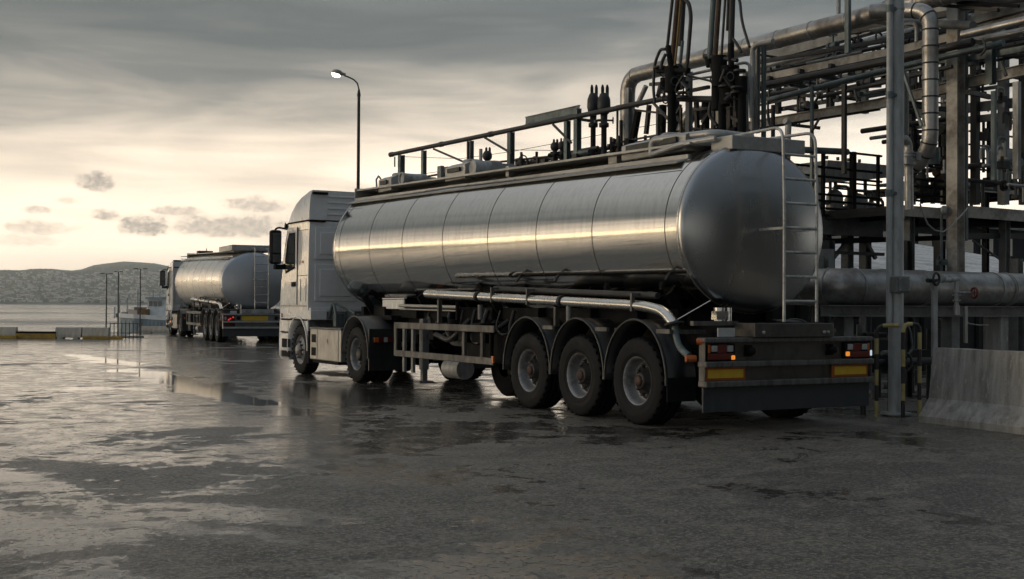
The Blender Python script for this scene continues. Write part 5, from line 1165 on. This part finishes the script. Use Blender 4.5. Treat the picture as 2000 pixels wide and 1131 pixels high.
# box section post stubs
mb = MB(); a = P(866, 340, 1.2); mb.box((a.x-.11, a.y-.1, a.z-.35), (a.x-.03, a.y+.1, a.z+.18)); mb.box((a.x+.05, a.y-.1, a.z-.35), (a.x+.12, a.y+.1, a.z+.17)); mb.cbox((a.x, a.y, a.z-.02), (.2, .12, .1)); tag(mb.build('valve_stub', 'greybox', loc=tuple(a)), 'short twin steel stub between the first gantry posts', 'stub')

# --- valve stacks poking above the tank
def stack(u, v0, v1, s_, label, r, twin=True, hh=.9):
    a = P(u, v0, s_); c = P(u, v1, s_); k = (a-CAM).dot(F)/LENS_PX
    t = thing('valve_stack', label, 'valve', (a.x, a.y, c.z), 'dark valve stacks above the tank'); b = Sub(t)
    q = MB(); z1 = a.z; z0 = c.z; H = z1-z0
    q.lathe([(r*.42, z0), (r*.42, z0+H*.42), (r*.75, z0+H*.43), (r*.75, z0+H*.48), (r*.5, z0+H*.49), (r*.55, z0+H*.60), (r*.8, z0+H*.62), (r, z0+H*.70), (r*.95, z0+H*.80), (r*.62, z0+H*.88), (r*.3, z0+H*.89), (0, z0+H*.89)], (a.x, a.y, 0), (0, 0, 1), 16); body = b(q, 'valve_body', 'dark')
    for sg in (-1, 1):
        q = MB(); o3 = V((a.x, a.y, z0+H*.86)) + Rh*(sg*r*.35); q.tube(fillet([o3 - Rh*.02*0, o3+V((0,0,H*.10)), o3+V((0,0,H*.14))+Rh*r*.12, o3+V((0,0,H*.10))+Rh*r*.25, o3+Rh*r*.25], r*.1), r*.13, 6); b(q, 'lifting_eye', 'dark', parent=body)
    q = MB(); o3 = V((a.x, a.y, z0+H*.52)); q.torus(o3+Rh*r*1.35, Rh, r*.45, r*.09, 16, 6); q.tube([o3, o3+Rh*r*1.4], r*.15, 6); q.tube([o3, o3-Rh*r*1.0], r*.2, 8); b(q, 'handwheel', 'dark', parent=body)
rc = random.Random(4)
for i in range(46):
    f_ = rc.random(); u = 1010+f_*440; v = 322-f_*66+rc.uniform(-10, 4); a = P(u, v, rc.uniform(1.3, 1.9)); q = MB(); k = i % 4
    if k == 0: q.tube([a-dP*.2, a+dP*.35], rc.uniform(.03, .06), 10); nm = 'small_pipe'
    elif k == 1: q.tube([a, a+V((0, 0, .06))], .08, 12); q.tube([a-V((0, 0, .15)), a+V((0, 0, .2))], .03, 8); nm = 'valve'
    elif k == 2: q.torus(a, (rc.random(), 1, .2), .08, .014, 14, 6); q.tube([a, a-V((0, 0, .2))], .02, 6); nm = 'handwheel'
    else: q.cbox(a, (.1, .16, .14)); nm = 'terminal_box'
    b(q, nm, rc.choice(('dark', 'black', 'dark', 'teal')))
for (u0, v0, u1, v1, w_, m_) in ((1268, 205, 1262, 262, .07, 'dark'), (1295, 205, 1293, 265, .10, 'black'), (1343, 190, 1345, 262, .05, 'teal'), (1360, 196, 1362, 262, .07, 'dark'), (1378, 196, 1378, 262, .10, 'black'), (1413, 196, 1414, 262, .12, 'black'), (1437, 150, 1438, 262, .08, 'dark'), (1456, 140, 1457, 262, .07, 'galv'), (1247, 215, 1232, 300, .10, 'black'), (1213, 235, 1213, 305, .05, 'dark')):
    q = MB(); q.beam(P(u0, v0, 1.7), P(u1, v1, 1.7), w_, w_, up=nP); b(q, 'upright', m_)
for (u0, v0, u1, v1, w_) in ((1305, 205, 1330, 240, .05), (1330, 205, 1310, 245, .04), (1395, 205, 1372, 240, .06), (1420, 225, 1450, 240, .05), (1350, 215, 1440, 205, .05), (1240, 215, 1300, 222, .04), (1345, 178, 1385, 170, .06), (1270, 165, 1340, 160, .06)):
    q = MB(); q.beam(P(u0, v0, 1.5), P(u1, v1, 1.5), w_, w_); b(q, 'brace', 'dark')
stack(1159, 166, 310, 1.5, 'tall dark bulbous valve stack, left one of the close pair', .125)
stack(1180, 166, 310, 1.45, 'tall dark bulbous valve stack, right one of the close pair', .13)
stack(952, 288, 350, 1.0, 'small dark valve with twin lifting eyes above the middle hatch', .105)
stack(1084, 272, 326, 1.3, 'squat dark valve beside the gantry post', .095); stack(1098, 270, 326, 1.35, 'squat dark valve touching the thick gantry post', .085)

# --- loading arms hanging above the tank
def arm(label, pipes, bodyu, body, extra):
    s_ = .9; a = P(bodyu[0], bodyu[1], s_); t = thing('loading_arm', label, 'loading arm', tuple(a), 'loading arms above the tank'); b = Sub(t)
    for (pts, r, m_, nm) in pipes:
        q = MB(); q.tube(fillet([P(u, v, s_+ds) for (u, v, ds) in pts], .25), r, 12); b(q, nm, m_)
    q = MB()
    for (u0, v0, u1, v1, r, ds) in body: q.tube([P(u0, v0, s_+ds), P(u1, v1, s_+ds)], r, 14)
    b(q, 'swivel_body', 'black')
    q = MB()
    rn = random.Random(bodyu[0])
    for k in range(extra):
        u = bodyu[0]+rn.uniform(-26, 26); v = bodyu[1]+rn.uniform(-30, 45); a_ = P(u, v, s_+rn.uniform(-.1, .2)); k2 = rn.choice((0, 1, 2))
        if k2 == 0: q.tube([a_, a_+V((rn.uniform(-.2, .2), rn.uniform(-.2, .2), rn.uniform(-.25, .25)))], rn.uniform(.02, .045), 8)
        elif k2 == 1: q.torus(a_, (rn.random(), rn.random(), .2), .07, .014, 14, 6)
        else: q.tube([a_, a_+V((0, 0, .03))], rn.uniform(.07, .13), 14)
    b(q, 'fittings', 'dark')
    return t
arm('left loading arm of dark and brown pipes rising out of view', [
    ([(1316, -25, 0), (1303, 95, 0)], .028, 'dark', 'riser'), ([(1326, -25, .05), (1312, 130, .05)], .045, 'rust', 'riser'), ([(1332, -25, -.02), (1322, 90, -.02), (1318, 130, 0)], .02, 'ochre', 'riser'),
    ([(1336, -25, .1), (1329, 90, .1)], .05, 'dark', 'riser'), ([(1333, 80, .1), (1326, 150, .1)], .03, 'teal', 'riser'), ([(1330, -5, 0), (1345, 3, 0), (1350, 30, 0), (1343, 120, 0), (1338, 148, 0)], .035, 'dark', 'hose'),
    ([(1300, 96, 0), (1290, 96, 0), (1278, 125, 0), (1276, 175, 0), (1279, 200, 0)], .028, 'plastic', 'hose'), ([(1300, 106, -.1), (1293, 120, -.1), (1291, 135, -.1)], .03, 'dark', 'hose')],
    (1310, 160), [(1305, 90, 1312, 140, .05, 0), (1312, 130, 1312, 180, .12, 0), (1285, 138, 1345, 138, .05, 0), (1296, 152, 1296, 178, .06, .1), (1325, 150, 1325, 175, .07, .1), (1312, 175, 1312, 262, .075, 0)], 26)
arm('right loading arm of teal and brown pipes rising out of view', [
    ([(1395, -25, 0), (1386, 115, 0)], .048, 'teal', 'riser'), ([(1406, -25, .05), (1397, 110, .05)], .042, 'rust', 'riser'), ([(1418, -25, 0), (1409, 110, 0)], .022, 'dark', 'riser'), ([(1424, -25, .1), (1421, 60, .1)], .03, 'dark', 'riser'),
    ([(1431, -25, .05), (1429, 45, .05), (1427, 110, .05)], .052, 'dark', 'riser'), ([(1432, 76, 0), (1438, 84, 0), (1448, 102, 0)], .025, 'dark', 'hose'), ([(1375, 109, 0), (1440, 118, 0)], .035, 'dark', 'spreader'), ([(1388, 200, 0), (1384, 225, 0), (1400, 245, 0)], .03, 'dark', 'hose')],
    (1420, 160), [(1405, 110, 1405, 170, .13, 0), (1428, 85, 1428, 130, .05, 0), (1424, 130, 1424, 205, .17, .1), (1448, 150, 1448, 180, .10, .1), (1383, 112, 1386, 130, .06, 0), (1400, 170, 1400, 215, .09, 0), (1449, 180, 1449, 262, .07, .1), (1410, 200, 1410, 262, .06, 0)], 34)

# --- platforms and railings on the right
def plat(name, label, t_, u0, u1, v0, v1, depth, m_, m2='shed'):
    a = Q(u0, v0, t_); c = Q(u1, v0, t_); zb = Q(u0, v1, t_).z
    t = thing(name, label, 'platform', (a.x, a.y, zb)); b = Sub(t); L = (c-a).dot(nP); z1 = a.z
    a = V((a.x, a.y, 0)); q = MB(); q.prism([(0, zb), (L, zb), (L, z1), (0, z1)], a, nP, (0, 0, 1), dP*.06); b(q, 'edge_beam', m_, .004)
    q = MB(); q.prism([(0, z1-.09), (L, z1-.09), (L, z1-.01), (0, z1-.01)], a+dP*.062, nP, (0, 0, 1), dP*depth); b(q, 'deck', m2)
    q = MB()
    for k in range(int(L/.9)+1): q.prism([(0, zb+.02), (.08, zb+.02), (.08, z1-.095), (0, z1-.095)], a+dP*.062+nP*min(k*.9, L-.1), nP, (0, 0, 1), dP*depth)
    b(q, 'joists', m2)
    return t, b, a, L, z1
def legs(b, t_, us_, v0, w_, m_, kind='i', z0=0.):
    for u in us_:
        a = Q(u, v0, t_); q = MB(); p0, p1 = V((a.x, a.y, z0)), V((a.x, a.y, a.z))
        (q.ibeam(p0, p1, w_, w_, .012, up=nP) if kind == 'i' else q.beam(p0, p1, w_, w_, up=nP)); b(q, 'leg', m_)
t, b, *_ = plat('walkway_platform', 'dark steel platform behind the tank end carrying the black railing', 4.2, 1596, 1725, 421, 457, 2.2, 'greybox'); legs(b, 4.5, (1612, 1655, 1690), 457, .16, 'greybox')
for (ua, va, ub, vb) in ((1606, 470, 1624, 520), (1655, 472, 1622, 510), (1690, 470, 1710, 505)): q = MB(); q.beam(Q(ua, va, 4.4), Q(ub, vb, 4.4), .06, .06); b(q, 'brace', 'greybox')
t, b, *_ = plat('pump_platform', 'pale edged platform right of the column at mid height', 2.6, 1757, 1856, 400, 421, 2.5, 'beam'); legs(b, 2.8, (1775,), 421, .14, 'greybox')
t, b, *_ = plat('side_platform', 'pale edged platform at right edge below the yellow railing', 2.6, 1880, 2090, 401, 424, 2.5, 'beam'); legs(b, 2.8, (1962, 2040), 424, .14, 'greybox')
q = MB(); q.beam(Q(1884, 461, 2.9), Q(2060, 461, 2.9), .12, .10); b(q, 'lower_beam', 'dark'); q = MB(); q.beam(Q(1900, 470, 3.0), Q(1955, 508, 3.0), .03, .03); b(q, 'brace', 'teal')
t, b, *_ = plat('upper_platform', 'grey green platform holding the yellow handrails at upper right', 3.6, 1893, 2090, 352, 372, 2.4, 'beam'); legs(b, 3.9, (1925, 2030), 372, .10, 'dark')

def railing(label, t_, u0, u1, rows, posts, m_='black', ptop=None, tdep=0, rr=.022):
    a = Q(u0, rows[0], t_); t = thing('railing', label, 'railing', tuple(a)); b = Sub(t)
    for v in rows:
        p = Q(u0, v, t_); c = Q(u1, v, t_); c = V((c.x, c.y, p.z)); q = MB(); q.tube([p, c], rr, 8); b(q, 'rail', m_ if not isinstance(m_, dict) else m_.get(v, 'black'))
    for u, w_ in posts:
        p = Q(u, rows[0]-1, t_); c = Q(u, rows[-1]+8, t_); p.z = Q(u0, rows[0], t_).z + .02; q = MB(); q.beam((p.x, p.y, c.z), (p.x, p.y, p.z), w_, w_, up=nP); b(q, 'post', 'black')
    return b
railing('black multi rail fence on the platform behind the tank end', 4.15, 1500, 1722, (281, 316, 335, 371, 384, 399, 413), ((1608, .055), (1666, .09), (1540, .05), (1715, .05)))
railing('second black rail fence farther back on the walkway platform', 5.6, 1560, 1740, (330, 349, 362, 392, 408), ((1590, .05), (1632, .05), (1690, .05)), rr=.018)
railing('handrail with yellow rails on the upper right platform', 3.65, 1893, 2090, (229, 256, 282, 306, 329), ((1921, .04), (1932, .06), (2050, .05)), {229: 'black', 256: 'ochre', 282: 'black', 306: 'ochre', 329: 'black'}, rr=.02)
railing('short black railing between the U bend pipe and square column', 3.3, 1785, 1856, (254, 300, 322, 345), ((1788, .04), (1836, .05), (1848, .045)), rr=.02)
railing('low black rail fence beside the pump platform', 2.9, 1770, 1856, (348, 362, 378, 390), ((1800, .04), (1822, .06), (1845, .05)), rr=.02)
# yellow valve stand
a = Q(1953, 352, 3.6); t = thing('valve_stand', 'ochre upright stand with black valve on the upper right platform', 'valve stand', tuple(a)); b = Sub(t); zt = Q(1953, 250, 3.6).z
q = MB(); q.beam((a.x, a.y, a.z), (a.x, a.y, zt), .12, .10, up=nP); b(q, 'stand_post', 'ochre')
q = MB(); q.tube([(a.x-.1, a.y, zt+.06), (a.x+.25, a.y, zt+.08)], .07, 14); q.tube([(a.x+.02, a.y, zt), (a.x+.02, a.y, zt+.16)], .04); q.torus((a.x+.27, a.y-.02, zt+.08), (.6, -1, 0), .10, .018, 18); b(q, 'valve', 'dark')
q = MB(); b2 = Q(1932, 352, 3.7); q.beam((b2.x, b2.y, a.z), (b2.x, b2.y, zt+.1), .07, .07, up=nP); b(q, 'side_post', 'rust')
c = Q(1930, 213, 3.2); q = MB(); q.torus(c, (.3, -1, 0), .045, .01, 16); q.tube([c+V((.03, 0, 0)), c+V((.14, .1, 0))], .012, 6); tag(q.build('ring_bracket', 'dark', loc=tuple(c)), 'small ring bracket fixed on the upright right of square column', 'bracket')
# grey duct box behind railing
a = Q(1612, 312, 4.9); c = Q(1735, 312, 4.9); L = (c-a).dot(nP); t = thing('duct_box', 'boxy grey metal duct seen through the black railing', 'duct', tuple(a)); b = Sub(t)
zb = Q(1620, 352, 4.9).z; q = MB(); q.prism([(0, zb+.1), (.12, zb-.02), (L, zb+.15), (L, a.z+.02), (.08, a.z)], V((a.x, a.y, 0)), nP, (0, 0, 1), dP*.8); b(q, 'duct_body', 'galv', .02)
for k in range(4): q = MB(); p = V((a.x, a.y, a.z+.03))+nP*(.15+.3*k)+dP*.1; q.tube([p, p+V((0,0,.06))], .03, 8); b(q, 'stud', 'teal')
# background machinery seen below the railing
rn = random.Random(5)
labs = ['grey vessel with dark piping behind the railing', 'rounded tank body behind the walkway fence', 'short pump housing on the far platform', 'upright filter pot behind the railing']
for i, (u, v, r, hh) in enumerate(((1630, 395, .16, .5), (1672, 392, .22, .4), (1700, 398, .13, .3), (1598, 390, .10, .6))):
    a = Q(u, v+25, 5.2); t = thing('process_vessel', labs[i], 'vessel', tuple(a)); b = Sub(t)
    q = MB(); q.lathe([(r*.9, 0), (r, .03), (r, hh*.7), (r*.8, hh*.85), (r*.4, hh*.95), (0, hh)], a, (0, 0, 1), 18); b(q, 'vessel_body', 'galv'); q = MB(); q.tube(fillet([a+V((r, 0, hh*.3)), a+V((r+.2, 0, hh*.3)), a+V((r+.2, 0, hh*1.1)), a+V((0, 0, hh*1.1)), a+V((0, 0, hh*.9))], .08), .03, 8); b(q, 'pipe_loop', 'teal')
# blue-green tank top and valves by square column
for i, (u, v, r, L_, m_) in enumerate(((1820, 322, .14, .5, 'teal'), (1843, 350, .16, .5, 'rust'), (1800, 375, .12, .5, 'dark'), (1968, 247, .08, .3, 'dark'))):
    a = Q(u, v, 3.2); q = MB(); q.tube([a, a+nP*.25*0+V((0, 0, L_*.6))], r, 16); q.tube([a+V((0, 0, L_*.6)), a+V((0, 0, L_*.6+.1))], r*.6, 12)
    q.tube([a+V((-r*1.4, 0, .1)), a+V((r*1.4, 0, .1))], r*.4, 10)
    tag(q.build('filter_pot', m_, loc=tuple(a)), ['teal filter pot right of the U bend pipe', 'rusty filter pot left of the square column', 'dark filter pot under the U bend pipe', 'dark valve pot atop the ochre stand'][i], 'filter')
# actuator with handwheel beside square column
a = Q(1845, 252, 2.6); t = thing('actuator', 'dark valve actuator with handwheel left of the square column', 'actuator', tuple(a)); b = Sub(t)
q = MB(); q.tube([a-nP*.12, a+nP*.10], .09, 14); q.tube([a-nP*.02, a-nP*.02-V((0,0,.3))], .04); b(q, 'body', 'dark'); q = MB(); q.torus(a+V((-.03,-.12,.05)), (.1, -1, 0), .09, .013, 16); b(q, 'handwheel', 'dark')

# --- support frame under the fat pipe, frames and pedestals below
t = thing('pipe_support', 'low grey steel support frame carrying the fat horizontal pipe', 'pipe support', tuple(Q(1605, 640, 1.1))); b = Sub(t)
def qb(name, pa, pb, w_, h, m_, t1, kind='beam'):
    a, c = Q(pa[0], pa[1], t1), Q(pb[0], pb[1], t1); c.z = a.z if abs(pa[1]-pb[1]) < 12 and pa[1] != pb[1] or pa[1] == pb[1] else c.z; q = MB(); (q.ibeam if kind == 'i' else q.beam)(a, c, w_, h, **({} if kind != 'i' else {'t': .012})); return b(q, name, m_)
qb('top_beam', (1603, 607), (2080, 607), .30, .16, 'greybox', 1.1, 'i')
for u, w_ in ((1647, .20), (1856, .20), (1945, .32)):
    a = Q(u, 616, 1.15); q = MB(); q.beam((a.x, a.y, 0), (a.x, a.y, a.z), w_, .2, up=nP); b(q, 'pedestal', 'greybox' if w_ < .3 else 'concrete', .01)
for u in (1607, 1985): a = Q(u, 540, 1.9); q = MB(); q.ibeam((a.x, a.y, 0), (a.x, a.y, a.z+.3), .16, .16, .012, up=nP); b(q, 'frame_post', 'greybox')
qb('cross_beam', (1608, 492), (1725, 497), .06, .05, 'dark', 2.8)
for u in (1618, 1770, 1835): a = Q(u, 560, 2.3); q = MB(); q.ibeam((a.x, a.y, 0), (a.x, a.y, Q(u, 470, 2.3).z), .14, .14, .012, up=nP); b(q, 'frame_post', 'dark')
# handwheel stands in front of the fat pipe
t = thing('hydrant_stand', 'upright grey pipe with black handwheel standing behind the barrier end', 'hydrant', tuple(Q(1825, 700, .35))); b = Sub(t)
a = Q(1825, 555, .35); q = MB(); q.tube([(a.x, a.y, 0), (a.x, a.y, a.z+.02)], .045, 16); q.tube([(a.x, a.y, a.z-.10), (a.x, a.y, a.z-.03)], .056, 16); b(q, 'standpipe', 'galv')
hz = Q(1820, 548, .35); q = MB(); q.torus(hz+V((0, -.08, .02)), (.25, -1, .0), .085, .017, 24); q.tube([hz+V((0, -.10, .0)), hz+V((0, .05, .0))], .025); q.tube([hz-nP*.1, hz], .03); b(q, 'handwheel', 'dark')
q = MB(); q.tube([Q(1834, 548, .4), Q(1862, 546, .45), Q(1871, 545, .45)], .035, 12); q.tube([Q(1868, 543, .45), Q(1868, 600, .45)], .032, 12); q.tube([Q(1838, 543, .4), Q(1842, 543, .4)], .055, 14); q.tube([Q(1855, 546, .45), Q(1858, 546, .45)], .05, 14)
for v in (568, 575, 585): q.tube([Q(1868, v, .45), Q(1868, v+3, .45)], .06, 14)
q.tube([Q(1868, 572, .45), Q(1896, 572, .45)], .02, 8); b(q, 'branch_pipe', 'galv')
q = MB(); q.torus(Q(1903, 572, .42), (1, -.25, 0), .075, .016, 20); c_ = Q(1903, 572, .42)
for k in range(2): a_ = k*PI/2; q.tube([c_+V((0, .075*math.cos(a_), .075*math.sin(a_))), c_-V((0, .075*math.cos(a_), .075*math.sin(a_)))], .008, 6)
b(q, 'red_handwheel', 'redwheel')
q = MB(); q.tube([Q(1868, 596, .45), Q(1868, 615, .45)], .045, 12); b(q, 'drain_stub', 'alu')
# pressure gauge with thin pipe and drooping cable
g = Q(1842, 411, 1.6); t = thing('gauge_line', 'round pale gauge on a thin upright pipe in front of the square column', 'gauge', tuple(g)); b = Sub(t)
q = MB(); q.lathe([(.075, 0), (.075, -.035), (.06, -.045), (0, -.045)], g, (-.2, 1, 0), 24); gg = b(q, 'gauge_body', 'galv'); q = MB(); q.lathe([(.058, -.046), (.058, -.05), (0, -.05)], g, (-.2, 1, 0), 24); b(q, 'gauge_face', 'white', parent=gg)
zb = Q(1842, 540, 1.6).z; q = MB(); q.tube([(g.x, g.y+.03, zb), (g.x, g.y+.03, g.z-.06)], .022, 10); b(q, 'thin_pipe', 'teal'); q = MB(); z3 = Q(1842, 512, 1.6).z; q.cbox((g.x, g.y+.03, z3), (.14, .1, .09)); q.tube([(g.x-.12, g.y, z3), (g.x+.12, g.y, z3)], .025); q.torus((g.x-.1, g.y-.03, z3+.06), (1, 0, 0), .05, .01, 12, 6); b(q, 'gauge_valve', 'teal')
q = MB(); q.tube([Q(u, v, .9) for u, v in ((1797, 398), (1803, 418), (1812, 438), (1826, 450), (1842, 453), (1856, 444), (1870, 428), (1883, 415), (1890, 406))], .012, 8); b(q, 'cable', 'alu')
q = MB(); q.tube([Q(u, v, .8) for u, v in ((1882, 620), (1892, 632), (1912, 635), (1930, 635))], .009, 6); q.tube([Q(1886, 598, .8), Q(1886, 670, .8)], .03, 10); tag(q.build('short_cable', 'alu', loc=tuple(Q(1886, 640, .8))), 'thin pipe and loose pale cable just above the barrier', 'cable')
# dark gear between truck end and support frame
t = thing('pump_skid', 'dark pump set in the gap behind the truck tail below the fat pipe', 'pump', tuple(Q(1620, 700, 2.2))); b = Sub(t)
rn = random.Random(9)
for k in range(26):
    q = MB()
    u = rn.uniform(1575, 1860); v = rn.uniform(600, 760); a = Q(u, v, rn.uniform(1.6, 3.2)); a.z = max(a.z, .15); k2 = k % 3
    if k2 == 0: q.tube([a, a+nP*rn.uniform(.2, .6)], rn.uniform(.04, .12), 12)
    elif k2 == 1: q.tube([V((a.x, a.y, 0)), a], rn.uniform(.02, .05), 8)
    else: q.cbox(a, (rn.uniform(.1, .4), .2, rn.uniform(.1, .3)))
    b(q, ('suction_pipe', 'stand_pipe', 'pump_housing')[k2], rn.choice(('dark', 'dark', 'greybox')))
# thin vertical cylinders right of tank behind ladder
t = thing('slim_cabinet', 'slim ribbed grey cabinet standing right behind the tank end', 'cabinet', tuple(Q(1598, 660, 1.6))); b = Sub(t)
a = Q(1585, 620, 1.9)
for k in range(4): q = MB(); o3 = V((a.x, a.y, 0))+nP*(.06*k); q.tube([o3, o3+V((0, 0, 2.0))], .022, 10); b(q, 'pipe_run', 'galv')
q = MB(); o3 = V((a.x+.32, a.y, 0)); q.beam(o3, o3+V((0, 0, 2.3)), .14, .12, up=nP); b(q, 'upright', 'greybox')
q = MB(); q.cbox((a.x+.1, a.y-.06, 1.55), (.36, .12, .06)); q.cbox((a.x-.02, a.y-.06, 1.7), (.1, .1, .2)); b(q, 'valve_block', 'teal')

# warehouse added outside the frame to give the tank end a dark reflection
t = thing('warehouse', 'dark warehouse added outside the frame for the shiny tank end to reflect', 'building', (22, -26, 0)); b = Sub(t)
q = MB(); q.box((7, -40, 0), (44, -24, 8.2)); b(q, 'wall', 'skirt')
q = MB(); q.prism([(6.4, 8.2), (44.6, 8.2), (44.6, 8.6), (25.5, 10.6), (6.4, 8.6)], (0, -40.6, 0), (1, 0, 0), (0, 0, 1), (0, 17.2, 0)); b(q, 'roof', 'greybox')
for k in range(5): q = MB(); q.box((10+k*7, -24.0, 0), (14+k*7, -23.9, 4.6)); b(q, 'roller_door', 'greybox')

# --- low shed with corrugated roof behind everything
a = Q(1560, 527, 7.2); L = 13.; zf = Q(1700, 527, 7.2).z; zr = zf+1.15; dpt = 6.5
t = thing('shed', 'low shed with corrugated sheet roof and added black wall behind the fat pipe', 'shed', (a.x, a.y, 0)); b = Sub(t); A = V((a.x-1.2, a.y, 0))
q = MB(); q.prism([(0, 0), (L, 0), (L, zf-.06), (0, zf-.06)], A, nP, (0, 0, 1), dP*dpt); b(q, 'wall', 'shed')  # black wall put in to darken the gap below the roof
q = MB(); nn = int(L/.055); vs = []
for j, (yy, zz) in enumerate(((-.15, zf-.02), (dpt, zr))):
    for i in range(nn+1): vs.append(A + nP*(L*i/nn) + dP*yy + V((0, 0, zz+(.028 if (i//2) % 2 else 0))))
q.add(vs, [(i, i+1, nn+2+i, nn+1+i) for i in range(nn)]); b(q, 'roof', 'sheet')
q = MB()
for k in range(6): q.prism([(0, 0), (.12, 0), (.12, zf-.1), (0, zf-.1)], A+nP*(1.2+2*k)-dP*.03, nP, (0, 0, 1), dP*.03)
b(q, 'pilaster', 'black')
a0_ = Q(1585, 470, 15.5); c0_ = Q(2150, 470, 15.5); A2 = V((a0_.x, a0_.y, 0)); L2 = (c0_-a0_).dot(nP); zt_ = Q(1800, 427, 15.5).z
t = thing('sky_block_building', 'dark low building added to fill the gap between the rack platforms and the corrugated roof', 'building', tuple(A2)); b = Sub(t)  # plain dark building added to close off the low sky
q = MB(); q.prism([(0, 0), (L2, 0), (L2, zt_-.2), (0, zt_-.2)], A2, nP, (0, 0, 1), dP*5); b(q, 'wall', 'shed')
q = MB(); q.prism([(-.2, zt_-.2), (L2+.2, zt_-.2), (L2+.2, zt_), (-.2, zt_)], A2-dP*.2, nP, (0, 0, 1), dP*5.4); b(q, 'roof', 'greybox')
for k in range(9): q = MB(); q.prism([(.6+k*1.1, zt_-1.1), (1.3+k*1.1, zt_-1.1), (1.3+k*1.1, zt_-.5), (.6+k*1.1, zt_-.5)], A2-dP*.03, nP, (0, 0, 1), dP*.03); b(q, 'window', 'glass')
a = Q(1590, 480, 9.9); A = V((a.x+1.2, a.y+1, 0))
# black slabs standing in for the shade under the platforms
t = thing('underside_shade', 'black slabs standing in for the shaded underside of the platforms', 'shade slab', tuple(Q(1600, 470, 4.0))); b = Sub(t)
q = MB(); q.beam(Q(1598, 472, 4.3), Q(2080, 458, 4.3), .4, .09); b(q, 'shade_slab', 'black'); q = MB(); q.beam(Q(1770, 436, 3.2), Q(2080, 440, 3.2), .5, .10); b(q, 'shade_slab', 'black')

# ------------------------------------------------------------ air
mb = MB(); mb.box((-5200, -300, -5), (5200, 7000, 235))
hz_ = mb.build('haze', 'pane'); hz_['kind'] = 'stuff'; hz_['label'] = 'pale evening haze lying over the water'; hz_['category'] = 'haze'
hm = bpy.data.materials.new('haze_air'); hm.use_nodes = True; hm.node_tree.nodes.clear()
vo = hm.node_tree.nodes.new('ShaderNodeVolumePrincipled'); vo.inputs['Density'].default_value = 1.6e-4; vo.inputs['Color'].default_value = (.86, .96, 1., 1); vo.inputs['Anisotropy'].default_value = .84
mo = hm.node_tree.nodes.new('ShaderNodeOutputMaterial'); hm.node_tree.links.new(vo.outputs[0], mo.inputs['Volume'])
hz_.data.materials.clear(); hz_.data.materials.append(hm)
